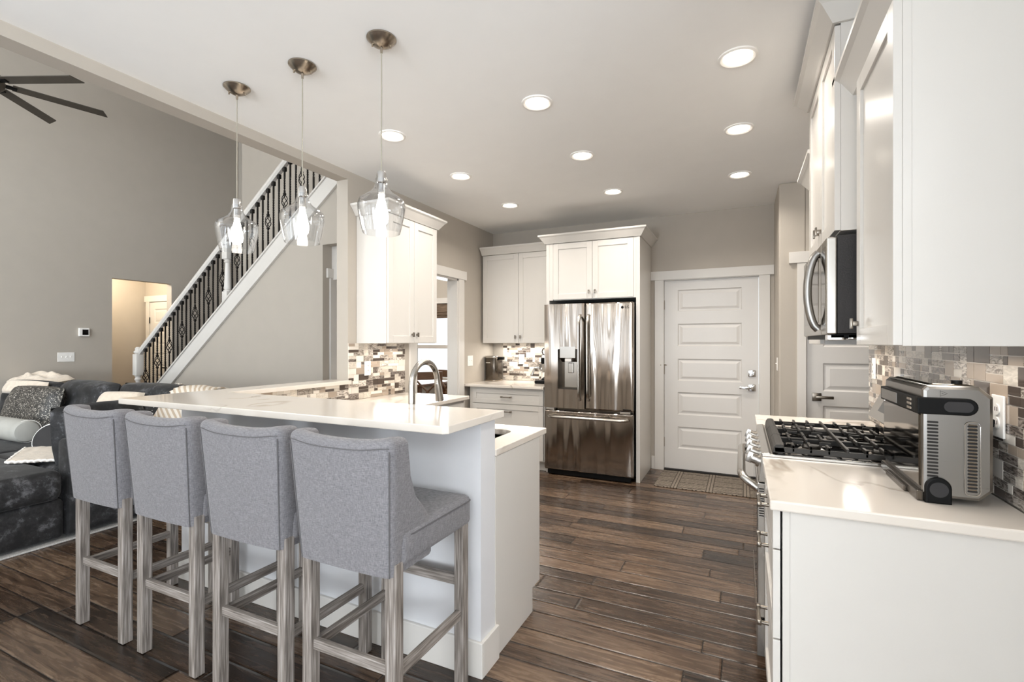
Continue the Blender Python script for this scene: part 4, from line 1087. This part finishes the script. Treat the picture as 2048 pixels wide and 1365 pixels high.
for i in range(5):
    yy = ry0+.09+i*(ry1-ry0-.18)/4
    ax = Vector((-.94, 0, .34)); o_ = Vector((.068, yy, .868))
    mb = MB(); mb.cyl(o_, o_+ax*.010, .027, n=24); mb.cyl(o_+ax*.010, o_+ax*.034, .0215, .0205, n=24)
    Mx = Matrix.Translation(o_+ax*.045) @ Matrix.Rotation(-math.radians(70), 4, 'Y')
    mb.xf(Mx).box(-.023, .023, -.009, .009, -.016, .008, .003); mb.build('knob', M['steel'], rg, True)
# grates: three sections
gz0, gz1 = .919, .958
gy0, gy1 = ry0+.014, ry1-.014
for gi in range(3):
    a, b2 = gy0+(gy1-gy0)*gi/3+.002, gy0+(gy1-gy0)*(gi+1)/3-.002
    mb = MB(); w = .011
    mb.box(.118, .63, a, a+w, gz0+.006, gz1-.012, .002); mb.box(.118, .63, b2-w, b2, gz0+.006, gz1-.012, .002)
    mb.prism([(.112, gz0+.003), (.158, gz0+.003), (.152, gz1-.004), (.14, gz1), (.124, gz1-.002), (.116, gz1-.014)], a, b2, 'y', .002)
    mb.box(.618, .63, a, b2, gz0+.006, gz1-.008, .002)
    ym = (a+b2)/2
    n = 8
    for k in range(n):
        xx = .185+k*(.61-.185)/(n-1)
        long = k % 2 == 1
        L_ = (b2-a)*(.40 if long else .27)
        if k == 3:
            mb.box(xx-.005, xx+.005, a, b2, gz1-.014, gz1, .002); continue
        mb.box(xx-.005, xx+.005, a, a+L_, gz1-.014, gz1, .002); mb.box(xx-.005, xx+.005, b2-L_, b2, gz1-.014, gz1, .002)
        mb.box(xx-.005, xx+.005, a, a+.011, gz0+.012, gz1, .002); mb.box(xx-.005, xx+.005, b2-.011, b2, gz0+.012, gz1, .002)
    for xx in (.26, .50):
        mb.box(xx-.07, xx-.028, ym-.005, ym+.005, gz1-.016, gz1-.002, .002); mb.box(xx+.028, xx+.07, ym-.005, ym+.005, gz1-.016, gz1-.002, .002)
    for xx in (.14, .61):
        for yy in (a+.01, b2-.01): mb.box(xx-.008, xx+.008, yy-.006, yy+.006, .9186, gz0+.01)
    mb.build('grate', M['castiron'], rg)
    for xx in ((.26, .50) if gi != 1 else (.38,)):
        mb = MB(); mb.lathe([(.048, 0), (.05, .006), (.042, .012), (.0005, .013)], (xx, ym, .9186), 28); bu = mb.build('burner', M['steel'], rg, True)
        mb = MB(); mb.lathe([(.034, .012), (.036, .018), (.030, .024), (.0005, .025)], (xx, ym, .9186), 28); mb.build('burner_cap', M['castiron'], bu, True)
# backguard console
mb = MB(); mb.prism([(.66, .898), (.69, .898), (.69, 1.165), (.655, 1.17), (.575, 1.005), (.60, .985), (.655, .97)], ry0+.03, ry1-.004, 'y', .004); bg = mb.build('backguard', M['steel'], rg)
mb = MB(); q0 = Vector((.6135, 0, 1.0855)); nrm = Vector((-.90, 0, .436)); upv = Vector((.436, 0, .90))
Mx = Matrix(((0, upv.x, nrm.x, q0.x), (-1, 0, 0, ry0+.40), (0, upv.z, nrm.z, q0.z), (0, 0, 0, 1)))
mb.xf(Mx).box(-.25, .25, -.05, .05, -.004, .002, .001); mb.build('display', M['blackglass'], bg)

# countertop oven, flipped up on its hinge
ov = empty('countertop_oven', (.55, 2.0, .907), 'stainless flip-up air fryer oven standing on its back on the counter', 'toaster oven')
ox0, ox1, oy0, oy1, oz0, oz1 = .474, .632, 1.792, 2.205, .922, 1.245
mb = MB(); ch = .030
mb.prism([(ox0+.012, oz0), (ox1-ch, oz0), (ox1, oz0+ch), (ox1, oz1-ch), (ox1-ch, oz1), (ox0+.012, oz1), (ox0, oz1-.012), (ox0, oz0+.012)], oy0, oy1, 'y', .010)
mb.build('body', M['ovensteel'], ov)
B(ox0-.006, ox0+.002, oy0+.012, oy1-.012, oz0+.028, oz1-.085, .002).build('glass_door', M['mirrorsteel'], ov)
mb = MB(); mb.box(ox0-.014, ox0+.004, oy0+.002, oy1-.004, oz1-.082, oz1-.034, .004); mb.prism([(ox0-.014, oz1-.082), (ox0-.014, oz1-.034)]+[(ox1-.060+.024*math.sin(PI*i/10), oz1-.058+.024*math.cos(PI*i/10)) for i in range(11)], oy0-.010, oy0+.004, 'y', .003); mb.build('handle', M['black'], ov)
mb = MB(); mb.prism([(p[0], p[1]) for p in rrect(ox0+.045, ox1-.048, oz1-.073, oz1-.044, .0142)], oy0-.0125, oy0-.0095, 'y'); mb.build('handle_grip', M['blackcloth'], ov)
B(ox0-.0155, ox0-.0135, oy0+.20, oy1-.02, oz1-.075, oz1-.041, .0008).build('display', M['ovensteel'], ov)
for k in range(3): B(ox0-.0165, ox0-.0135, oy0+.045, oy0+.085, oz1-.076+.013*k, oz1-.068+.013*k, .001).build('button', M['nickel'], ov)
def slots(name, x0, x1, za, zb, n):
    mb = MB()
    for i in range(n):
        z = za+(zb-za)*i/(n-1)
        mb.prism(rrect(x0, x1, z-.0028, z+.0028, .0027, 3), oy0-.0008, oy0+.002, 'y')
    mb.build(name, M['dark'], ov)
    if x0 < ox0+.05: return
    mb = MB()
    for i in range(n):
        z = za+(zb-za)*i/(n-1)
        mb.tube([(x0+.002, oy0-.001, z+.0042), (x1-.002, oy0-.001, z+.0042)], .0016, 6)
    mb.build('louver_rim', M['nickel'], ov, True)
slots('side_vent', ox0+.010, ox0+.036, oz0+.062, oz1-.105, 17)
slots('side_vent', ox1-.058, ox1-.036, oz0+.028, oz1-.112, 20)
mb = MB(); pp = [(p[0], oy0-.0008, p[1]) for p in rrect(ox1-.064, ox1-.030, oz0+.016, oz1-.10, .012)]; mb.tube(pp, .0016, 6, closed=True); mb.build('vent_border', M['chrome'], ov, True)
mb = MB(); mb.prism([(ox0+.004, .9075), (ox0+.064, .9075), (ox0+.064, oz0+.03)]+[(ox0+.034+.03*math.cos(PI*i/12), oz0+.03+.03*math.sin(PI*i/12)) for i in range(1, 12)]+[(ox0+.004, oz0+.03)], oy0-.012, oy0+.03, 'y', .004); mb.build('hinge_foot', M['black'], ov)
mb = MB(); mb.cyl((ox0+.034, oy0-.0145, oz0+.026), (ox0+.034, oy0-.010, oz0+.026), .0215, n=28); mb.build('hinge_cap', M['blackcloth'], ov, True)
mb = MB(); mb.prism([(ox0+.004, .9075), (ox0+.064, .9075), (ox0+.064, oz0+.03), (ox0+.004, oz0+.03)], oy1-.03, oy1+.008, 'y', .004); mb.build('hinge_foot', M['black'], ov)
mb = MB(); mb.box(ox0-.012, ox0+.006, oy0+.005, oy1, .9075, oz0+.016, .003); mb.box(ox0-.020, ox0-.010, oy0+.1, oy1-.1, .9075, oz0+.004, .003); mb.build('crumb_tray', M['darksteel'], ov)
mb = MB(); mb.prism([(ox0+.006, oz1-.004), (ox0+.03, oz1+.004), (ox1-.05, oz1+.004), (ox1-.03, oz1)], oy0+.03, oy1-.03, 'y', .002); mb.build('top_plate', M['mirrorsteel'], ov)
mb = MB(); mb.cyl((ox0+.095, oy0+.06, oz1), (ox0+.095, oy0+.06, oz1+.014), .013, n=20); mb.build('rear_foot', M['black'], ov, True)
mb = MB(); tri = [(ox0+.040, oy0-.0006, oz1-.030), (ox0+.040, oy0-.0006, oz1-.014), (ox0+.056, oy0-.0006, oz1-.022)]; mb.tube(tri, .0007, 5, closed=True); mb.tube([(ox0+.0435, oy0-.0006, oz1-.022), (ox0+.047, oy0-.0006, oz1-.022)], .0007, 5); mb.build('warning_symbol', M['dark'], ov)
mb = MB(); mb.box(xR-.045, xR-.0165, 1.935, 1.958, 1.115, 1.14, .004); mb.tube([(xR-.04, 1.947, 1.128), (xR-.055, 1.96, 1.10), (xR-.05, 2.0, 1.0), (xR-.06, 2.04, .93)], .0035, 8); mb.build('power_plug', M['black'], ov, True)

# mat at the door
mt = B(-.765, .12, 4.79, 5.42, .0005, .010, .004).build('door_mat', M['mat'])
tag(mt, 'brown woven lattice mat on the floor before the entry door', 'mat')

# ------------------------------------------------------------------ bar stools
def stool():
    r = empty('bar_stool', (0, 1.44, 0), '', 'bar stool', 'grey linen bar stools along the bar')
    lw = .042
    hx = .205
    for sx in (-1, 1):
        x = sx*(hx-lw/2)
        mb = MB(); mb.box(x-lw/2, x+lw/2, 1.24, 1.24+lw, .002, .66, .003); mb.build('leg', M['greywood'], r)
        mb = MB(); mb.box(x-lw/2, x+lw/2, 1.655, 1.655+lw, .002, .66, .003); mb.build('leg', M['greywood'], r)
    for sx in (-1, 1):
        x = sx*(hx-lw/2)
        MB().box(x-.011, x+.011, 1.28, 1.66, .275, .31, .002).build('stretcher', M['greywoody'], r)
    MB().box(-hx+lw-.004, hx-lw+.004, 1.252, 1.274, .29, .325, .002).build('stretcher', M['greywoodx'], r)
    MB().box(-hx+lw-.004, hx-lw+.004, 1.665, 1.687, .40, .44, .002).build('stretcher', M['greywoodx'], r)
    # seat
    mb = MB(); mb.box(-.212, .212, 1.27, 1.712, .64, .755, .022, 4)
    for v in mb.bm.verts:
        if v.co.z > .74: v.co.z += .016*max(0, 1-(v.co.x/.212)**2)
    se = mb.build('seat', M['linen'], r, True)
    mb = MB(); ring = [(x, y, .736) for x, y in rrect(-.2135, .2135, 1.30, 1.7135, .025)]; mb.tube(ring, .0022, 6, closed=True); mb.build('seam', M['piping'], se, True)
    # winged back
    NU = 60; levels = [0, .04, .12, .2, .28, .36, .45, .55, .65, .75, .84, .92, .97, 1.0]
    def lerp_tab(tab, t):
        for (a, va), (b, vb) in zip(tab, tab[1:]):
            if t <= b: k = (t-a)/(b-a); k = k*k*(3-2*k); return va+(vb-va)*k
        return tab[-1][1]
    def outer(s, t, off):
        # s in [-1,1] along the U, t height 0..1, off: inward offset
        hw = .2 + .024*t; yb = 1.222 - .030*t - .018*math.sin(PI*t)*0
        yf = yb + lerp_tab([(0, .235), (.30, .235), (.42, .19), (.55, .145), (.75, .112), (1, .098)], t)
        rc = .028
        sb = .62
        a = abs(s); sg = 1 if s >= 0 else -1
        bow = -.016*(1-(min(a, sb)/sb)**2)*0 
        if a <= sb:
            x = sg*(hw-rc)*a/sb; p = Vector((x, yb-.012*math.cos(PI/2*a/sb)*(.4+.6*t))); n = Vector((0, 1))
        elif a <= sb+.1:
            k = (a-sb)/.1*PI/2; p = Vector((sg*(hw-rc+rc*math.sin(k)), yb+rc-rc*math.cos(k))); n = Vector((-sg*math.sin(k), math.cos(k)))
        else:
            k = (a-sb-.1)/(1-sb-.1); p = Vector((sg*hw, yb+rc+(yf-yb-rc)*k)); n = Vector((-sg, 0))
        q = p + n*off
        return q
    th = .058
    def ztop(s):
        a = abs(s); return 1.058 + (.012 if a > .6 else .012*(a/.6)**3) - (0 if a < .75 else .010*((a-.75)/.25)**2)
    mb = MB(); rings = []
    for i in range(NU+1):
        s_ = -1+2*i/NU; z0 = .622; z1 = ztop(s_)-.024
        ring = []
        ew = 1.0
        if abs(s_) > .97: ew = 1 - .35*((abs(s_)-.97)/.03)
        o0 = th*(1-ew)/2
        tt = th
        for t in levels: 
            p = outer(s_, t, o0); ring.append((p.x, p.y, z0+(z1-z0)*t))
        for k in range(1, 8):
            a = PI*k/8; off = th/2-(th/2-o0)*math.cos(a); p = outer(s_, 1.0, off); ring.append((p.x, p.y, z1+.024*math.sin(a)))
        for t in reversed(levels):
            p = outer(s_, t, th-o0); ring.append((p.x, p.y, z0+(z1-z0)*t))
        rings.append([mb.v(p) for p in ring])
    m = len(rings[0])
    for A, Bq in zip(rings, rings[1:]):
        for j in range(m): mb.bm.faces.new([A[j], A[(j+1) % m], Bq[(j+1) % m], Bq[j]])
    mb.bm.faces.new(rings[0]); mb.bm.faces.new(list(reversed(rings[-1])))
    bmesh.ops.recalc_face_normals(mb.bm, faces=mb.bm.faces[:])
    bk = mb.build('backrest', M['linen'], r, True)
    for sg in (-1, 1):
        P = []
        for i in range(16):
            t = i/15; p = outer(sg*.665, t, -.001); P.append((p.x, p.y, .622+(1.03-.622)*t))
        MB().tube(P, .0022, 6).build('seam', M['piping'], bk, True)
    P = []
    for i in range(41):
        s_ = -.665+1.33*i/40; p = outer(s_, .99, -.0012); P.append((p.x, p.y, ztop(s_)-.030))
    MB().tube(P, .0020, 6).build('seam', M['piping'], bk, True)
    return r
sp = stool()
SX = [(-1.20, 'grey linen bar stool nearest the peninsula end, rightmost, with its seat in view'), (-1.695, 'grey linen bar stool second from the peninsula end'), (-2.215, 'grey linen bar stool third from the peninsula end'), (-2.735, 'grey linen bar stool beside the sofa arm, leftmost of the four')]
for i, (x, lab) in enumerate(SX):
    o = sp if i == 0 else copy_tree(sp)
    o.location.x = x; o['label'] = lab

# ------------------------------------------------------------------ sofa
sf = empty('sectional_sofa', (-5.6, 2.4, 0), 'charcoal crushed velvet sectional sofa with chaise and loose back cushions', 'sofa')
vel = M['velvet']
mb = MB(); mb.box(-5.35, -4.22, -.2, 1.72, .03, .30, .03, 3); mb.box(-8.0+.2, -4.36, 1.72, 2.95, .03, .30, .03, 3); mb.build('base', vel, sf, True)
mb = MB(); mb.box(-5.32, -4.18, -.22, 1.70, .30, .505, .05, 4); mb.build('chaise_cushion', vel, sf, True)
for a, b2 in ((-5.36, -4.37), (-6.5, -5.37), (-7.7, -6.51)):
    mb = MB(); mb.box(a, b2, 1.62 if a < -5.4 else 1.72, 2.62, .30, .49, .05, 4); mb.build('seat_cushion', vel, sf, True)
mb = MB(); mb.prism([(p[0], p[1]) for p in rrect(-4.36, -4.20, .03, .70, .055)], 1.735, 2.95, 'y', .02); mb.build('arm', vel, sf, True)
mb = MB(); mb.box(-7.7, -4.36, 2.66, 2.95, .28, .80, .06, 4); mb.build('back', vel, sf, True)
def cush(name, w, h, t, loc, rz, rx, mat, parent=None, wr=.02, seed=0, px=5.0, ry=0, n=20):
    Mx = Matrix.Translation(loc) @ Matrix.Rotation(rz, 4, 'Z') @ Matrix.Rotation(ry, 4, 'Y') @ Matrix.Rotation(PI/2+rx, 4, 'X')
    mb = MB(); mb.pillow(w, h, t, Mx, n, wr, seed, px); return mb.build(name, mat, parent, True)
cush('back_cushion', 1.15, .60, .26, (-4.90, 2.66, .70), .05, -.22, vel, sf, .05, 1)
cush('back_cushion', 1.10, .60, .26, (-5.92, 2.58, .70), -.06, -.25, vel, sf, .05, 5)
cush('back_cushion', 1.15, .56, .24, (-7.1, 2.60, .68), .02, -.22, vel, sf, .05, 9)
cush('side_cushion', .66, .50, .22, (-4.52, 2.08, .66), PI/2+.12, -.18, vel, sf, .04, 13)
tag(cush('throw_pillow', .80, .50, .20, (-6.35, 2.33, .70), .10, -.3, M['sequin'], None, .015, 21), 'dark speckled throw pillow leaning behind the grey bolster', 'pillow')
mb = MB()
c0, c1 = Vector((-7.0, 2.05, .59)), Vector((-5.66, 2.06, .59))
prof = [(.0005, 0), (.07, .003), (.092, .012), (.1, .03)] 
d = (c1-c0); Lc = d.length
pr = [(.0005, 0), (.06, .0), (.085, .008), (.097, .03), (.1, .06)] + [(.1, Lc*q) for q in (.2, .4, .6, .8)] + [(.1, Lc-.06), (.097, Lc-.03), (.085, Lc-.008), (.06, Lc), (.0005, Lc)]
mb.xf(Matrix.Translation(c0) @ Matrix.Rotation(PI/2, 4, 'Y')).lathe(pr, (0, 0, 0), 28)
bo = mb.build('bolster_pillow', M['bolster'], None, True); tag(bo, 'long grey cylindrical bolster pillow lying on the sofa seat', 'pillow')
mb = MB(); mb.xf(Matrix.Translation((-5.69, 2.06, .59)) @ Matrix.Rotation(PI/2, 4, 'Y')); mb.tube([(.097*math.cos(2*PI*i/28), .097*math.sin(2*PI*i/28), 0) for i in range(28)], .004, 6, closed=True); mb.build('piping', M['whitecord'], bo, True)
# round cushion with white piping
Mx = Matrix.Translation((-5.13, 2.0, .575)) @ Matrix.Rotation(.55, 4, 'Z') @ Matrix.Rotation(PI/2-.35, 4, 'X')
mb = MB().xf(Mx); mb.lathe([(.0005, .035), (.08, .033), (.12, .018), (.13, 0), (.12, -.018), (.08, -.033), (.0005, -.035)], (0, 0, 0), 36)
rc = mb.build('round_cushion', M['blackcloth'], None, True); tag(rc, 'round black cushion edged with white piping beside the bolster', 'pillow')
mb = MB().xf(Mx); mb.tube([(.131*math.cos(2*PI*i/36), .131*math.sin(2*PI*i/36), 0) for i in range(36)], .006, 8, closed=True); mb.build('piping', M['whitecord'], rc, True)
def cloth(name, f, nu, nv, mat, th=.012):
    mb = MB(); mb.grid(f, nu, nv); o = mb.build(name, mat, None, True)
    md = o.modifiers.new('t', 'SOLIDIFY'); md.thickness = th; md.offset = 1
    return o
# cream throw on the seat
def f1(u, v):
    A_, B_, C_, D_ = (-4.70, 1.59), (-4.42, 1.84), (-5.05, 2.15), (-5.2, 1.87)
    x = (A_[0]*(1-u)+B_[0]*u)*(1-v)+(D_[0]*(1-u)+C_[0]*u)*v; y = (A_[1]*(1-u)+B_[1]*u)*(1-v)+(D_[1]*(1-u)+C_[1]*u)*v
    return (x, y, .510 + .010*abs(mnoise.noise((u*5, v*5, 1))))
t1 = cloth('throw_blanket', f1, 20, 14, M['cream'], .018); tag(t1, 'cream fringed throw spread on the charcoal sofa seat', 'blanket')
mb = MB(); P = []
for i in range(80):
    u = i/79; q = f1(0, 1-2*u) if u < .5 else f1(2*u-1, 0); P.append((q[0], q[1]-.004+.004*math.sin(i*1.6), q[2]+.012+.004*math.cos(i*1.6)))
mb.tube(P, .010, 8); mb.build('fringe', M['creamweave'], t1, True)
# folded blankets on the back of the sofa
tag(cush('folded_blanket', .85, .30, .15, (-7.42, 2.80, .93), .05, -1.45, M['cream'], None, .05, 31, 4, 0, 26), 'cream folded blanket heaped on top of sofa back', 'blanket')
tag(cush('cream_pillow', .80, .16, .10, (-7.02, 2.52, .885), .05, -.5, M['cream'], None, .01, 37), 'cream roll lying under the heaped blanket on sofa back', 'pillow')
tag(cush('cream_pillow', .42, .30, .12, (-5.03, 2.42, .80), .35, -.6, M['cream'], None, .02, 41), 'small cream pillow between dark back cushions behind first stool', 'pillow')
# chevron throw over the arm end
def f2(u, v):
    x = -4.72+.62*u + .05*v
    s_ = v
    if s_ < .35: y = 2.86 - .18*(s_/.35); z = .965 + .02*math.sin(PI*s_/.35)
    else: y = 2.66-.20*(s_-.35)/.65; z = .955-.42*(s_-.35)/.65
    return (x, y - .02 - .02*math.sin(u*9), z + .015*mnoise.noise((u*4, v*4, 3)))
t2 = cloth('chevron_throw', f2, 24, 24, M['chevron'], .014); tag(t2, 'cream chevron knit throw with tassels draped beside the bar corner', 'blanket')
mb = MB()
for i in range(22):
    q = f2(0, i/21); mb.tube([q, (q[0]-.02, q[1]-.02, q[2]-.012), (q[0]-.03, q[1]-.022, q[2]-.03)], [.007, .008, .003], 6)
mb.build('tassel', M['creamweave'], t2, True)
rgm = MB(); rgm.box(-8-.0+.2, -4.20, -2.6, 2.2, .001, .014, .005); rug = rgm.build('area_rug', M['rug']); tag(rug, 'light grey rug edge showing under the sofa', 'rug')

# ------------------------------------------------------------------ dining furniture seen through the doorway
def dchair(x, y, rz, lab):
    r = empty('dining_chair', (x, y, 0), lab, 'chair', 'wooden cross back dining chairs')
    Mx = Matrix.Translation((x, y, 0)) @ Matrix.Rotation(rz, 4, 'Z'); wd = M['darkwood']
    for sx in (-1, 1):
        mb = MB().xf(Mx); mb.tube([(sx*.19, -.21, .002), (sx*.19, -.20, .45), (sx*.185, -.235, .96)], [.02, .022, .018], 8); mb.build('leg', wd, r)
        mb = MB().xf(Mx); mb.tube([(sx*.19, .20, .002), (sx*.19, .20, .44)], [.018, .022], 8); mb.build('leg', wd, r)
    mb = MB().xf(Mx); mb.box(-.22, .22, -.21, .23, .44, .475, .01); mb.build('seat', wd, r)
    mb = MB().xf(Mx); mb.box(-.205, .205, -.25, -.222, .86, .97, .006); mb.build('top_rail', wd, r)
    mb = MB().xf(Mx); mb.tube([(-.18, -.236, .88), (.18, -.216, .50)], .016, 8, flat=.6); mb.tube([(.18, -.236, .88), (-.18, -.216, .50)], .016, 8, flat=.6); mb.box(-.18, .18, -.226, -.206, .49, .53, .004); mb.build('cross_brace', wd, r)
dchair(-4.08, 5.75, .75, 'wooden cross back dining chair framed under the faucet arch')
dchair(-3.92, 6.35, -.3, 'wooden dining chair next to the doorway jamb')
dt = empty('dining_table', (-4.75, 6.2, 0), 'wooden dining table behind the cross back chairs', 'table')
B(-5.6, -4.25, 5.85, 6.75, .72, .76, .01).build('tabletop', M['darkwood'], dt)
for a in (-5.5, -4.35):
    for b2 in (5.95, 6.65): B(a-.04, a+.04, b2-.04, b2+.04, .002, .72, .004).build('leg', M['darkwood'], dt)

# ------------------------------------------------------------------ lamps inside cabinets, hall and dining room, plus an added nook fill
area('undercabinet_left', (-2.70, 3.39, 1.355), (0, math.radians(-12), 0), .05, .55, 1.5, WARM)
area('undercabinet_back', (-2.35, 5.32, 1.355), (math.radians(-8), 0, 0), .75, .05, 3.6, LED)
area('undercabinet_right', (.57, 1.95, 1.352), (0, math.radians(12), 0), .05, .5, 1.1, WARM)
area('undercabinet_far', (.57, 3.25, 1.352), (0, math.radians(12), 0), .05, .4, 1.4, WARM)
point('hallway_lamp', (-8.6, 4.0, 2.45), 34, (1.0, .86, .66), .08)
point('stair_lamp', (-5.2, 4.2, 4.8), 5, WARM, .1)
point('dining_lamp', (-4.6, 5.8, 2.3), 18, WARM, .08)
point('pantry_nook_fill', (1.5, 4.1, 2.55), 9, LED, .08)  # added fill to brighten the pantry door, no fixture here
